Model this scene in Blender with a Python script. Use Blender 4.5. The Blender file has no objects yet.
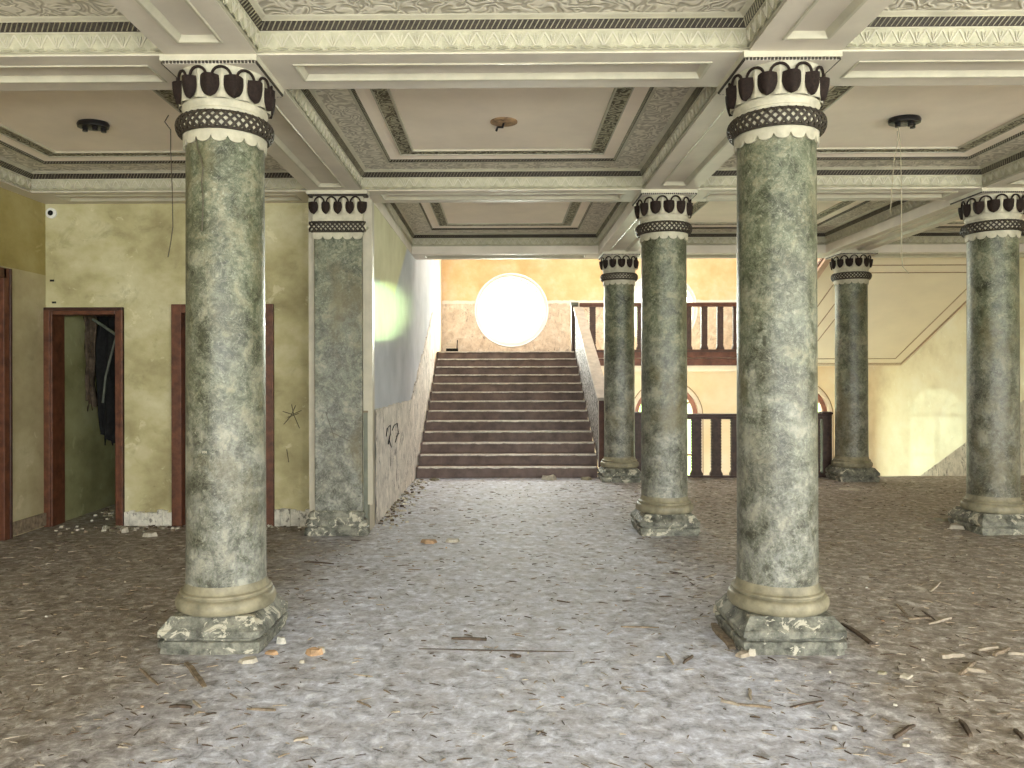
import bpy, bmesh, math, random
from mathutils import Vector, Matrix
random.seed(7)
PI = math.pi
S = bpy.context.scene
C = S.collection

# ------------------------------------------------------------------ camera
cd = bpy.data.cameras.new('camera'); cam = bpy.data.objects.new('camera', cd); C.objects.link(cam)
cam.location = (0, 0, 1.55)
cam.rotation_euler = (PI/2, 0.0025, math.radians(0.5))
cd.sensor_width = 36; cd.lens = 36*769/1024
cd.shift_x = (8+6.7+2)/1024; cd.shift_y = -8/1024
cd.clip_start = 0.05; cd.clip_end = 200
S.camera = cam
S.view_settings.view_transform = 'Standard'; S.view_settings.look = 'None'
S.view_settings.gamma = 1; S.view_settings.use_curve_mapping = False
S.view_settings.exposure = 0.5
S.cycles.use_denoising = True
S.cycles.max_bounces = 10; S.cycles.diffuse_bounces = 6; S.cycles.glossy_bounces = 4; S.cycles.transparent_max_bounces = 12
S.cycles.sample_clamp_indirect = 6
S.cycles.caustics_reflective = False; S.cycles.caustics_refractive = False

# ------------------------------------------------------------------ world (daylight sky over garden green)
W = bpy.data.worlds.new('sky'); S.world = W; W.use_nodes = True
nt = W.node_tree; nt.nodes.clear()
o_ = nt.nodes.new('ShaderNodeOutputWorld'); b_ = nt.nodes.new('ShaderNodeBackground')
tc = nt.nodes.new('ShaderNodeTexCoord'); sp = nt.nodes.new('ShaderNodeSeparateXYZ'); cr = nt.nodes.new('ShaderNodeValToRGB')
nt.links.new(tc.outputs['Generated'], sp.inputs[0]); nt.links.new(sp.outputs['Z'], cr.inputs[0])
nt.links.new(cr.outputs[0], b_.inputs[0]); nt.links.new(b_.outputs[0], o_.inputs[0])
cr.color_ramp.elements[0].position = 0.0; cr.color_ramp.elements[0].color = (.35, .5, .18, 1)
cr.color_ramp.elements[1].position = 0.3; cr.color_ramp.elements[1].color = (.85, .95, 1, 1)
b_.inputs[1].default_value = 5.0

# ------------------------------------------------------------------ daylight through the window openings, plus added fill lights
def area(name, loc, rot, sx, sy, power, col, shape='RECTANGLE', spread=180):
    l = bpy.data.lights.new(name, 'AREA'); l.shape = shape; l.size = sx; l.size_y = sy
    l.energy = power; l.color = col; l.spread = math.radians(spread)
    o = bpy.data.objects.new(name, l); o.location = loc; o.rotation_euler = rot; C.objects.link(o); return o
XW, ZW, RW = 0.214, 3.03, 0.80       # the round window
XW2 = 3.56
YF = 17.3                            # far wall of the stairwell
XR = 8.2                             # right wall
ARCH = [(3.69, .64), (6.6, .64)]
area('daylight_round_window', (XW, YF+.42, ZW), (-PI/2, 0, 0), 1.9, 1.9, 480, (.95, 1, .90), 'DISK')
area('daylight_round_window', (XW2, YF+.42, ZW), (-PI/2, 0, 0), 1.9, 1.9, 150, (.93, 1, .84), 'DISK')
for ax, az in ARCH:
    area('daylight_arched_window', (ax, YF+.42, az-.7), (-PI/2, 0, 0), 1.7, 3.0, 80, (.9, 1, .8))
area('fill_stairwell_top', (3.4, 14.6, 6.75), (0, 0, 0), 8.0, 4.0, 230, (1, .96, .95))  # added fill under the closed stairwell roof, no skylight there
area('fill_lower_hall', (3.4, 12.05, -1.3), (PI/2, 0, 0), 5.0, 1.6, 200, (1, .97, .93))  # added unseen fill for lower far wall and soffit, no entrance built
for x in (-3.3, 0, 3.3, 6.6):
    area('daylight_rear_window', (x, -5.0, 1.75), (PI/2, 0, 0), 2.0, 2.6, 270, (.98, .975, 1))
for y in (-3.0, 0.6):
    area('daylight_side_window', (XR+.25, y, 1.75), (0, PI/2, 0), 2.4, 1.9, 190, (.98, .975, 1))

# ------------------------------------------------------------------ materials
class NT:
    def __init__(s, name):
        s.m = bpy.data.materials.new(name); s.m.use_nodes = True; s.t = s.m.node_tree
        s.b = s.t.nodes['Principled BSDF']; s.geo = s.t.nodes.new('ShaderNodeNewGeometry'); s.pos = s.geo.outputs['Position']
    def new(s, k): return s.t.nodes.new(k)
    def L(s, a, b):
        if hasattr(a, 'links') or isinstance(a, bpy.types.NodeSocket): s.t.links.new(a, b)
        else: b.default_value = a
    def scalepos(s, v, rot=None):
        n = s.new('ShaderNodeMapping'); s.L(s.pos, n.inputs[0]); n.inputs['Scale'].default_value = v
        if rot: n.inputs['Rotation'].default_value = rot
        return n.outputs[0]
    def noise(s, scale, detail=6, rough=.6, vec=None, dist=0, col=False):
        n = s.new('ShaderNodeTexNoise'); s.L(vec or s.pos, n.inputs['Vector']); n.inputs['Scale'].default_value = scale
        n.inputs['Detail'].default_value = detail; n.inputs['Roughness'].default_value = rough; n.inputs['Distortion'].default_value = dist
        return n.outputs['Color' if col else 'Fac']
    def voro(s, scale, feat='F1', vec=None, rand=1):
        n = s.new('ShaderNodeTexVoronoi'); s.L(vec or s.pos, n.inputs['Vector']); n.inputs['Scale'].default_value = scale; n.feature = feat
        n.inputs['Randomness'].default_value = rand
        return n.outputs['Distance']
    def ramp(s, f, stops, interp='LINEAR'):
        n = s.new('ShaderNodeValToRGB'); s.L(f, n.inputs[0]); r = n.color_ramp; r.interpolation = interp
        while len(r.elements) < len(stops): r.elements.new(.5)
        for e, (p, c) in zip(r.elements, stops):
            e.position = p; e.color = (c, c, c, 1) if isinstance(c, (int, float)) else (*c, 1)
        return n.outputs[0]
    def mix(s, f, a, b, mode='MIX'):
        n = s.new('ShaderNodeMix'); n.data_type = 'RGBA'; n.blend_type = mode
        s.L(f, n.inputs[0]); 
        for v, i in ((a, 6), (b, 7)):
            if isinstance(v, tuple): v = (*v[:3], 1)
            s.L(v, n.inputs[i])
        return n.outputs[2]
    def math(s, op, a, b=0, c=None, clamp=False):
        n = s.new('ShaderNodeMath'); n.operation = op; n.use_clamp = clamp; s.L(a, n.inputs[0]); s.L(b, n.inputs[1])
        if c is not None: s.L(c, n.inputs[2])
        return n.outputs[0]
    def xyz(s):
        n = s.new('ShaderNodeSeparateXYZ'); s.L(s.pos, n.inputs[0]); return n.outputs
    def rng(s, v, a, b, c=0, d=1):
        n = s.new('ShaderNodeMapRange'); s.L(v, n.inputs[0])
        for i, q in enumerate((a, b, c, d)): s.L(q, n.inputs[i+1])
        return n.outputs[0]
    def fin(s, col, rough=.7, bump=None, bstr=.3, bdist=.01, spec=.4):
        s.L((*col[:3], 1) if isinstance(col, tuple) else col, s.b.inputs['Base Color']); s.L(rough, s.b.inputs['Roughness'])
        s.b.inputs['Specular IOR Level'].default_value = spec
        if bump is not None:
            n = s.new('ShaderNodeBump'); n.inputs['Strength'].default_value = bstr; n.inputs['Distance'].default_value = bdist
            s.L(bump, n.inputs['Height']); s.L(n.outputs[0], s.b.inputs['Normal'])
        return s.m

def simple(name, c, var=.12, scale=6, rough=.6, bstr=.15, bdist=.004, spec=.35):
    n = NT(name); f = n.noise(scale, 8)
    lo = tuple(v*(1-var*1.6) for v in c); hi = tuple(min(1, v*(1+var)) for v in c)
    return n.fin(n.ramp(f, [(.3, lo), (.7, hi)]), rough, n.noise(scale*8, 5), bstr, bdist, spec)

def m_column():
    n = NT('column_marbled_stucco')
    z = n.xyz()[2]
    big = n.noise(1.6, 4, .6)
    mid = n.noise(7, 8, .65, dist=.6)
    fine = n.noise(30, 7, .75, dist=.4)
    mm = n.math('ADD', n.math('MULTIPLY', mid, .62), n.math('MULTIPLY', fine, .38))
    green = n.ramp(mm, [(.40, (.030, .034, .016)), (.46, (.075, .088, .050)), (.52, (.135, .150, .100)), (.58, (.25, .245, .17))])
    grey = n.ramp(mm, [(.40, (.055, .055, .040)), (.46, (.120, .126, .105)), (.52, (.205, .212, .195)), (.58, (.33, .33, .285))])
    h = n.math('ADD', z, n.math('MULTIPLY', n.math('SUBTRACT', big, .5), 3.2))
    m = n.rng(h, 2.2, 1.0)
    c = n.mix(m, green, grey)
    tone = n.ramp(n.noise(2.7, 5, .65, dist=.7), [(.36, (.50, .47, .40)), (.5, (.80, .77, .70)), (.62, (.97, .95, .91))])
    c = n.mix(1.0, c, tone, 'MULTIPLY')
    vein = n.ramp(n.noise(13, 6, .7, dist=2.2), [(.50, 0.0), (.53, 1.0), (.57, 0.0)])
    c = n.mix(n.math('MULTIPLY', vein, .34), c, (.38, .38, .28))
    fl = n.ramp(n.noise(38, 4, .7), [(.58, 0.0), (.66, 1.0)])
    c = n.mix(n.math('MULTIPLY', fl, .30), c, (.50, .50, .40))
    sp_ = n.ramp(n.noise(24, 3, .6, vec=n.scalepos((1, 1, .35))), [(.30, 1.0), (.37, 0.0)])
    c = n.mix(n.math('MULTIPLY', sp_, .55), c, (.05, .055, .035))
    ol = n.ramp(n.noise(2.3, 5, .6, vec=n.scalepos((1, 1, .6))), [(.55, 0.0), (.68, 1.0)])
    c = n.mix(n.math('MULTIPLY', ol, .6), c, (.125, .10, .04))
    return n.fin(c, n.ramp(mid, [(.3, .34), (.7, .55)]), n.noise(30, 6), .35, .006, .5)

def m_wallyellow(name, c0, c1, c2, stain=.35, rough=.6):
    n = NT(name)
    f = n.noise(1.3, 8, .62, vec=n.scalepos((1, 1, 1.3)))
    c = n.ramp(f, [(.32, c0), (.5, c1), (.68, c2)])
    s2 = n.ramp(n.noise(3.1, 8, .7, dist=.8), [(.56, 0.0), (.72, 1.0)])
    c = n.mix(n.math('MULTIPLY', s2, stain), c, tuple(v*.55 for v in c0))
    p = n.ramp(n.noise(5.5, 6, .65, dist=.5), [(.62, 0.0), (.66, 1.0)])
    c = n.mix(n.math('MULTIPLY', p, .3), c, tuple(min(1, v*1.25+.05) for v in c2))
    sc = n.ramp(n.noise(16, 5, .75), [(.27, 1.0), (.31, 0.0)])
    c = n.mix(n.math('MULTIPLY', sc, .6), c, (.05, .045, .03))
    return n.fin(c, rough, n.noise(9, 8, .7), .35, .012, .35)

def m_glosswall():
    n = NT('glossy_oil_painted_wall')
    z = n.xyz()[2]; y = n.xyz()[1]
    f = n.noise(2.0, 6, .6)
    cream = n.ramp(f, [(.3, (.52, .50, .33)), (.7, (.66, .64, .46))])
    blue = n.ramp(f, [(.3, (.40, .42, .46)), (.7, (.52, .54, .58))])
    m = n.rng(n.math('ADD', z, n.math('MULTIPLY', f, .2)), 2.72, 2.66)
    m2 = n.rng(n.math('SUBTRACT', n.math('MULTIPLY', y, .62), z), 3.35, 3.45)
    c = n.mix(n.math('MAXIMUM', m, m2, clamp=True), cream, blue)
    pk = n.rng(y, 15.15, 15.25)
    c = n.mix(pk, c, (.58, .47, .35))
    bh = n.noise(4, 4, .6, vec=n.scalepos((1, 3.5, .35)))
    m_ = n.fin(c, .6, bh, .25, .012, .0)
    gl = n.new('ShaderNodeBsdfGlossy'); gl.inputs['Roughness'].default_value = .09; gl.inputs['Color'].default_value = (.74, 1, .48, 1)  # tint puts the green garden light of the reflection into the gloss colour
    bp = n.new('ShaderNodeBump'); bp.inputs['Strength'].default_value = .12; bp.inputs['Distance'].default_value = .01
    n.L(bh, bp.inputs['Height']); n.L(bp.outputs[0], gl.inputs['Normal'])
    mx = n.new('ShaderNodeMixShader'); mx.inputs[0].default_value = .016
    n.L(n.b.outputs[0], mx.inputs[1]); n.L(gl.outputs[0], mx.inputs[2]); n.L(mx.outputs[0], n.t.nodes['Material Output'].inputs[0])
    return m_

def sheen(m, fac, rough):
    t = m.node_tree; out = t.nodes['Material Output']; src = t.nodes['Principled BSDF'].outputs[0]
    gl = t.nodes.new('ShaderNodeBsdfGlossy'); gl.inputs['Roughness'].default_value = rough
    mx = t.nodes.new('ShaderNodeMixShader'); mx.inputs[0].default_value = fac
    t.links.new(src, mx.inputs[1]); t.links.new(gl.outputs[0], mx.inputs[2]); t.links.new(mx.outputs[0], out.inputs[0])
def m_rough_plaster(name='peeling_scratched_plaster', base=(.60, .53, .42), dark=(.16, .13, .11), amt=.9, sc=4):
    n = NT(name)
    f = n.noise(sc, 9, .7, dist=.4)
    c = n.ramp(f, [(.3, tuple(v*.6 for v in base)), (.5, base), (.66, tuple(min(1, v*1.25) for v in base))])
    s1 = n.ramp(n.noise(sc*2.6, 8, .75, vec=n.scalepos((1, 1, .45)), dist=.5), [(.53, 0.0), (.60, 1.0)])
    s2 = n.ramp(n.noise(sc*.5, 4, .6), [(.42, 0.0), (.56, 1.0)])
    c = n.mix(n.math('MULTIPLY', n.math('MULTIPLY', s1, s2), amt), c, dark)
    return n.fin(c, .85, n.noise(sc*5, 9, .75), .7, .03, .2)

def m_farwall():
    n = NT('ochre_wall_over_scratched_dado')
    X, Y, z = n.xyz()
    f = n.noise(1.4, 8, .6)
    och = n.ramp(f, [(.3, (.62, .40, .19)), (.5, (.72, .52, .29)), (.7, (.78, .66, .50))])
    g = n.noise(6, 9, .75, dist=.4)
    pl = n.ramp(g, [(.3, (.45, .36, .28)), (.5, (.66, .56, .45)), (.7, (.80, .74, .66))])
    sc = n.ramp(n.noise(13, 8, .8, vec=n.scalepos((1, 1, .5)), dist=.6), [(.54, 0.0), (.62, 1.0)])
    sc2 = n.ramp(n.noise(2.2, 4, .6), [(.40, 0.0), (.58, 1.0)])
    pl = n.mix(n.math('MULTIPLY', n.math('MULTIPLY', sc, sc2), .8), pl, (.13, .10, .09))
    zz = n.math('ADD', z, n.math('MULTIPLY', n.math('SUBTRACT', g, .5), .10))
    up = n.rng(zz, 3.235, 3.25)
    band = n.math('MULTIPLY', n.rng(zz, 3.17, 3.18), n.math('SUBTRACT', 1, up))
    low = n.ramp(f, [(.3, (.80, .63, .38)), (.6, (.86, .74, .52)), (.75, (.88, .80, .64))])
    c = n.mix(up, pl, och)
    c = n.mix(band, c, (.78, .74, .68))
    c = n.mix(n.rng(z, 1.98, 2.0), low, c)
    return n.fin(c, .7, n.noise(12, 8), .4, .015, .3)

def m_floor():
    n = NT('dusty_floor_screed')
    X, Y, z = n.xyz()
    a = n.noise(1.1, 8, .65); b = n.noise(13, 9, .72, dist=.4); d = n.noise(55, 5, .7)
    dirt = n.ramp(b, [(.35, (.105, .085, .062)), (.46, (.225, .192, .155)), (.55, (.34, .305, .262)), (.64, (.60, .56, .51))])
    conc_lit = n.ramp(b, [(.35, (.20, .20, .21)), (.45, (.41, .42, .475)), (.55, (.56, .58, .66)), (.64, (.80, .83, .92))])  # bluish window light on the middle of the floor, put into its colour
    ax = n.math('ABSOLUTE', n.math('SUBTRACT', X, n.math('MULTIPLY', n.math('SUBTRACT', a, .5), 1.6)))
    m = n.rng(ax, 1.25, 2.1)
    c = n.mix(m, conc_lit, dirt)
    mottl = n.ramp(n.noise(3.3, 7, .7), [(.45, 0.0), (.66, 1.0)])
    c = n.mix(n.math('MULTIPLY', mottl, .40), c, (.22, .18, .14))
    wh = n.ramp(n.noise(21, 6, .7, dist=1.2, vec=n.scalepos((.6, 1.2, 1))), [(.585, 0.0), (.64, 1.0)])
    c = n.mix(n.math('MULTIPLY', wh, .5), c, (.62, .60, .56))
    dk = n.ramp(n.noise(26, 6, .75, vec=n.scalepos((.5, 1.3, 1)), dist=.8), [(.36, 1.0), (.42, 0.0)])
    c = n.mix(n.math('MULTIPLY', dk, .55), c, (.06, .05, .04))
    hgt = n.math('ADD', n.math('MULTIPLY', b, 1.0), n.math('MULTIPLY', d, .35))
    return n.fin(c, n.ramp(b, [(.3, .55), (.7, .75)]), hgt, .55, .022, .35)

def m_relief(name, c, dk, scale=26):
    n = NT(name)
    h = n.math('ADD', n.math('MULTIPLY', n.math('SINE', n.math('MULTIPLY', n.noise(scale, 1.5, .5, dist=.6), 42)), .5), .5)
    col = n.ramp(h, [(.2, dk), (.8, c)])
    return n.fin(col, .7, h, .6, .008, .25)

M = {}
M['column'] = m_column()
M['cream'] = simple('cream_gloss_plaster', (.46, .42, .33), .10, 5, .45)
M['capcream'] = simple('cream_capital_paint', (.47, .435, .33), .16, 14, .55, .25)
M['basecream'] = simple('olive_cream_base_paint', (.25, .225, .15), .30, 9, .5, .2)
M['ceil'] = simple('beige_pink_ceiling_paint', (.92, .81, .68), .05, 2, .6)
M['soffit'] = simple('warm_grey_beam_paint', (.64, .58, .49), .07, 3, .5)
M['lip'] = simple('pale_cream_moulding', (.50, .465, .36), .10, 6, .45)
M['frieze'] = simple('yellow_cream_frieze', (.43, .405, .29), .16, 14, .5, .5, .01)
M['dark'] = simple('dark_brown_rope_moulding', (.040, .030, .020), .4, 60, .5, .5, .006)
M['relief'] = m_relief('scrolled_relief_plaster', (.74, .69, .58), (.46, .42, .34), 8)
M['pattern'] = m_relief('dark_guilloche_band', (.42, .39, .28), (.10, .085, .055), 11)
M['acorn'] = simple('dark_purple_brown_shield_paint', (.022, .013, .010), .4, 70, .7, .6, .006, .2)
M['plinth'] = None
def m_plinth():
    n = NT('chipped_green_grey_plinth')
    f = n.noise(11, 8, .7)
    c = n.ramp(f, [(.36, (.05, .05, .038)), (.5, (.155, .155, .125)), (.62, (.27, .265, .21))])
    ch = n.ramp(n.noise(9, 6, .7, dist=.8), [(.56, 0.0), (.59, 1.0)])
    c = n.mix(ch, c, (.50, .47, .37))
    return n.fin(c, .6, n.noise(22, 8, .7), .9, .02, .4)
M['plinth'] = m_plinth()
M['wall'] = m_wallyellow('stained_olive_yellow_wall', (.27, .23, .11), (.45, .405, .22), (.60, .56, .37), .5)
M['wall_pale'] = m_wallyellow('pale_stained_wall', (.30, .25, .14), (.40, .34, .20), (.50, .44, .28))
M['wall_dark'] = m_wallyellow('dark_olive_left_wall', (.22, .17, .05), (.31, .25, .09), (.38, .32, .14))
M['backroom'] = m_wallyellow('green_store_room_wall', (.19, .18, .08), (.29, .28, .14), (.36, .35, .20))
M['gloss'] = m_glosswall()
M['dado'] = m_rough_plaster(base=(.60, .55, .49), dark=(.13, .12, .11), sc=5)
M['skirt'] = m_rough_plaster('crumbled_white_plaster', (.66, .63, .54), (.10, .09, .07), .8, 7)
M['far'] = m_farwall()
M['stairwall'] = m_wallyellow('pale_cream_stairwell_wall', (.70, .62, .44), (.82, .75, .56), (.86, .81, .66), .10, .5)
sheen(M['stairwall'], .03, .07)
M['stairsoffit'] = simple('smooth_cream_stair_soffit', (.80, .70, .52), .04, 1.5, .6)
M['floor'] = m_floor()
M['reddark'] = simple('dark_red_brown_wood', (.050, .020, .013), .35, 12, .45, .3)
M['redwood'] = simple('red_brown_painted_wood', (.115, .042, .021), .35, 10, .45, .3)
M['step'] = simple('red_brown_stair_paint', (.155, .105, .088), .3, 5, .5, .3)
M['nosing'] = simple('worn_grey_stair_nosing', (.62, .57, .50), .2, 20, .5, .3)
M['rustband'] = simple('rust_brown_fascia', (.12, .05, .032), .3, 8, .5, .3)
M['balus'] = simple('dark_brown_baluster_wood', (.060, .034, .026), .3, 15, .5, .3)
M['cap'] = simple('dusty_pale_handrail', (.44, .40, .35), .15, 9, .5, .3)
M['scaly'] = m_relief('scaly_grey_parapet_plaster', (.38, .36, .35), (.10, .09, .09), 6)
M['white'] = simple('white_window_frame', (.75, .75, .72), .05, 5, .5)
M['archring'] = simple('red_brown_arch_frame', (.33, .15, .10), .2, 8, .5)
M['pinkcream'] = simple('pink_cream_archivolt', (.78, .66, .52), .06, 4, .5)
M['black'] = simple('sooty_black_cloth', (.008, .008, .008), .4, 20, .9, .5)
M['metal'] = simple('black_enamel_metal', (.012, .011, .012), .3, 30, .3)
M['pipe'] = simple('dull_grey_pipe', (.10, .11, .085), .2, 12, .5)
M['guard'] = simple('grey_green_corner_paint', (.17, .18, .14), .2, 6, .6)
M['wood'] = simple('weathered_splinter_wood', (.22, .17, .115), .4, 25, .8, .4)
M['woodpale'] = simple('pale_splinter_wood', (.34, .29, .22), .25, 25, .8, .4)
M['wooddark'] = simple('dark_splinter_wood', (.085, .06, .04), .35, 25, .8, .4)
M['chip'] = simple('fallen_plaster_chip', (.44, .40, .32), .2, 25, .8, .5)
M['tan'] = simple('tan_flaked_plaster', (.42, .27, .15), .4, 18, .8, .5)
M['wire'] = simple('thin_dark_wire', (.09, .075, .05), .1, 30, .5)
M['wirelt'] = simple('thin_beige_wire', (.34, .30, .20), .1, 30, .5)
M['fline'] = simple('brown_stencil_line', (.36, .25, .15), .15, 20, .6)
M['bandpink'] = simple('pink_beige_string_paint', (.62, .42, .30), .1, 5, .5)
def m_glass():
    n = NT('window_glass'); t = n.t; t.nodes.remove(n.b)
    tr = n.new('ShaderNodeBsdfTransparent'); gl = n.new('ShaderNodeBsdfGlossy'); gl.inputs['Roughness'].default_value = .03
    mx = n.new('ShaderNodeMixShader'); mx.inputs[0].default_value = .05
    t.links.new(tr.outputs[0], mx.inputs[1]); t.links.new(gl.outputs[0], mx.inputs[2])
    t.links.new(mx.outputs[0], t.nodes['Material Output'].inputs[0]); return n.m
M['glass'] = m_glass()

# ------------------------------------------------------------------ mesh builder
class MB:
    def __init__(s): s.v = []; s.f = []; s.mi = []; s.mats = []
    def slot(s, m):
        if m not in s.mats: s.mats.append(m)
        return s.mats.index(m)
    def add(s, vs, fs, m):
        k = len(s.v); s.v += [tuple(v) for v in vs]; i = s.slot(m)
        for f in fs: s.f.append(tuple(a+k for a in f)); s.mi.append(i)
    def box(s, x0, x1, y0, y1, z0, z1, m):
        s.add([(x0,y0,z0),(x1,y0,z0),(x1,y1,z0),(x0,y1,z0),(x0,y0,z1),(x1,y0,z1),(x1,y1,z1),(x0,y1,z1)],
              [(0,3,2,1),(4,5,6,7),(0,1,5,4),(1,2,6,5),(2,3,7,6),(3,0,4,7)], m)
    def bar(s, p, q, w, h, m, up=(0,0,1), fn=None):
        """box-section bar from p to q, w across, h along up"""
        p = Vector(p); q = Vector(q); d = (q-p).normalized(); u = Vector(up); sd = d.cross(u)
        if sd.length < 1e-4: sd = Vector((1,0,0))
        sd.normalize(); u = sd.cross(d).normalized()
        vs = []
        for e in (p, q):
            for a, b in ((-1,-1),(1,-1),(1,1),(-1,1)): vs.append(e+sd*(a*w/2)+u*(b*h/2))
        s.add(vs, [(0,1,2,3),(7,6,5,4),(0,4,5,1),(1,5,6,2),(2,6,7,3),(3,7,4,0)], m)
    def tube(s, pts, r, m, n=6, caps=True):
        pts = [Vector(p) for p in pts]; vs = []; N_ = len(pts)
        rr = r if isinstance(r, (list, tuple)) else [r]*N_
        ref = None
        for i, p in enumerate(pts):
            d = (pts[min(i+1, N_-1)]-pts[max(i-1, 0)]).normalized()
            if ref is None:
                ref = Vector((0,0,1)) if abs(d.z) < .9 else Vector((1,0,0))
            a = d.cross(ref).normalized(); b = a.cross(d).normalized(); ref = b
            for k in range(n):
                t = 2*PI*k/n; vs.append(p+a*math.cos(t)*rr[i]+b*math.sin(t)*rr[i])
        fs = [(i*n+k, i*n+(k+1)%n, (i+1)*n+(k+1)%n, (i+1)*n+k) for i in range(N_-1) for k in range(n)]
        if caps: fs += [tuple(range(n))[::-1], tuple((N_-1)*n+k for k in range(n))]
        s.add(vs, fs, m)
    def lathe(s, prof, m, n=48, cx=0, cy=0, cap=False):
        vs = [(cx+r*math.cos(2*PI*k/n), cy+r*math.sin(2*PI*k/n), z) for r, z in prof for k in range(n)]
        fs = [(i*n+k, i*n+(k+1)%n, (i+1)*n+(k+1)%n, (i+1)*n+k) for i in range(len(prof)-1) for k in range(n)]
        if cap: fs += [tuple(range(n))[::-1], tuple((len(prof)-1)*n+k for k in range(n))]
        s.add(vs, fs, m)
    def prism(s, pts, y0, y1, m):
        """polygon in x,z extruded along y"""
        n = len(pts); vs = [(x, y0, z) for x, z in pts]+[(x, y1, z) for x, z in pts]
        s.add(vs, [tuple(range(n)), tuple(range(2*n-1, n-1, -1))]+[(i, n+i, n+(i+1)%n, (i+1)%n) for i in range(n)], m)
    def prismx(s, pts, x0, x1, m):
        """polygon in y,z extruded along x"""
        n = len(pts); vs = [(x0, y, z) for y, z in pts]+[(x1, y, z) for y, z in pts]
        s.add(vs, [tuple(range(n))[::-1], tuple(range(n, 2*n))]+[(i, (i+1)%n, n+(i+1)%n, n+i) for i in range(n)], m)
    def holed(s, outer, holes, y0, y1, m, side=None):
        """wall in the x,z plane with holes, between y0 (front) and y1"""
        bm = bmesh.new(); es = []; loops = []
        for lp in [outer]+holes:
            vs = [bm.verts.new((x, y0, z)) for x, z in lp]
            es += [bm.edges.new((vs[i], vs[(i+1) % len(vs)])) for i in range(len(vs))]; loops.append(lp)
        bmesh.ops.triangle_fill(bm, use_beauty=True, edges=es, normal=(0,-1,0))
        bm.verts.index_update()
        vs = [v.co[:] for v in bm.verts]; fs = [tuple(v.index for v in f.verts) for f in bm.faces]
        s.add(vs, fs, m); s.add([(x, y1, z) for x, _, z in vs], [f[::-1] for f in fs], m)
        for lp in loops:
            n = len(lp)
            s.add([(x, y0, z) for x, z in lp]+[(x, y1, z) for x, z in lp], [(i, n+i, n+(i+1)%n, (i+1)%n) for i in range(n)], side or m)
        bm.free()
    def mesh(s, name, smooth=None, fix=True):
        me = bpy.data.meshes.new(name); me.from_pydata(s.v, [], s.f)
        for m in s.mats: me.materials.append(M[m] if isinstance(m, str) else m)
        me.polygons.foreach_set('material_index', s.mi)
        if fix:
            bm = bmesh.new(); bm.from_mesh(me); bmesh.ops.recalc_face_normals(bm, faces=bm.faces); bm.to_mesh(me); bm.free()
        if smooth:
            me.polygons.foreach_set('use_smooth', [True]*len(me.polygons)); me.set_sharp_from_angle(angle=math.radians(smooth))
        me.update(); return me
    def build(s, name, parent=None, smooth=None, loc=None, bevel=0, fix=True):
        o = bpy.data.objects.new(name, s.mesh(name, smooth, fix)); C.objects.link(o)
        if parent is not None: o.parent = parent
        if loc: o.location = loc
        if bevel:
            b = o.modifiers.new('bevel', 'BEVEL'); b.width = bevel; b.segments = 2; b.limit_method = 'ANGLE'
        return o

def tag(o, label, cat, group=None, kind=None):
    if label: o['label'] = label
    if cat: o['category'] = cat
    if group: o['group'] = group
    if kind: o['kind'] = kind
    return o
def struct(o, label=None):
    o['kind'] = 'structure'
    if label: o['label'] = label
    return o
def empty(name, loc, label, cat, group=None, rz=0):
    o = bpy.data.objects.new(name, None); o.empty_display_size = .1; C.objects.link(o); o.location = loc; o.rotation_euler.z = rz
    return tag(o, label, cat, group)
def kids(o): return [c for c in bpy.data.objects if c.parent == o]
def copy_tree(o, parent=None):
    c = o.copy(); C.objects.link(c)
    if parent is not None: c.parent = parent
    for ch in kids(o): copy_tree(ch, c)
    return c

# ================================================================== SETTING
ZB = 3.37
XL = -4.80; YB = 8.05; XG = -1.345; YE = 11.95
def boxes(name, lst, m, **k):
    b = MB()
    for t in lst: b.box(*t, m)
    return struct(b.build(name, **k))

# floor: gently uneven slab of dusty screed
def floor_mesh():
    b = MB(); from mathutils import noise
    x0, x1, y0, y1, st = XL-.2, XR, -5.2, YE, .16
    nx = int((x1-x0)/st); ny = int((y1-y0)/st)
    def h(x, y):
        v = noise.noise(Vector((x*.9, y*.9, 0)))*.010+noise.noise(Vector((x*3.1, y*3.1, 4)))*.006
        return v-.012
    vs = [(x0+(x1-x0)*i/nx, y0+(y1-y0)*j/ny, h(x0+(x1-x0)*i/nx, y0+(y1-y0)*j/ny)) for j in range(ny+1) for i in range(nx+1)]
    fs = [(j*(nx+1)+i, j*(nx+1)+i+1, (j+1)*(nx+1)+i+1, (j+1)*(nx+1)+i) for j in range(ny) for i in range(nx)]
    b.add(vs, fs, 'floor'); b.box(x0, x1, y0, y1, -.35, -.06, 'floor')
    b.box(x0, x1, y1-.001, y1+.0, -.06, -.02, 'floor')
    return b
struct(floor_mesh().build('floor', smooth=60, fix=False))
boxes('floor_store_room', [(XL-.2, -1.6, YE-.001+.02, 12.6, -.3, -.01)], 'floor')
boxes('floor_lower_hall', [(-1.6, XR+.3, 12.2, YF+.4, -2.5, -2.3)], 'floor')

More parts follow.
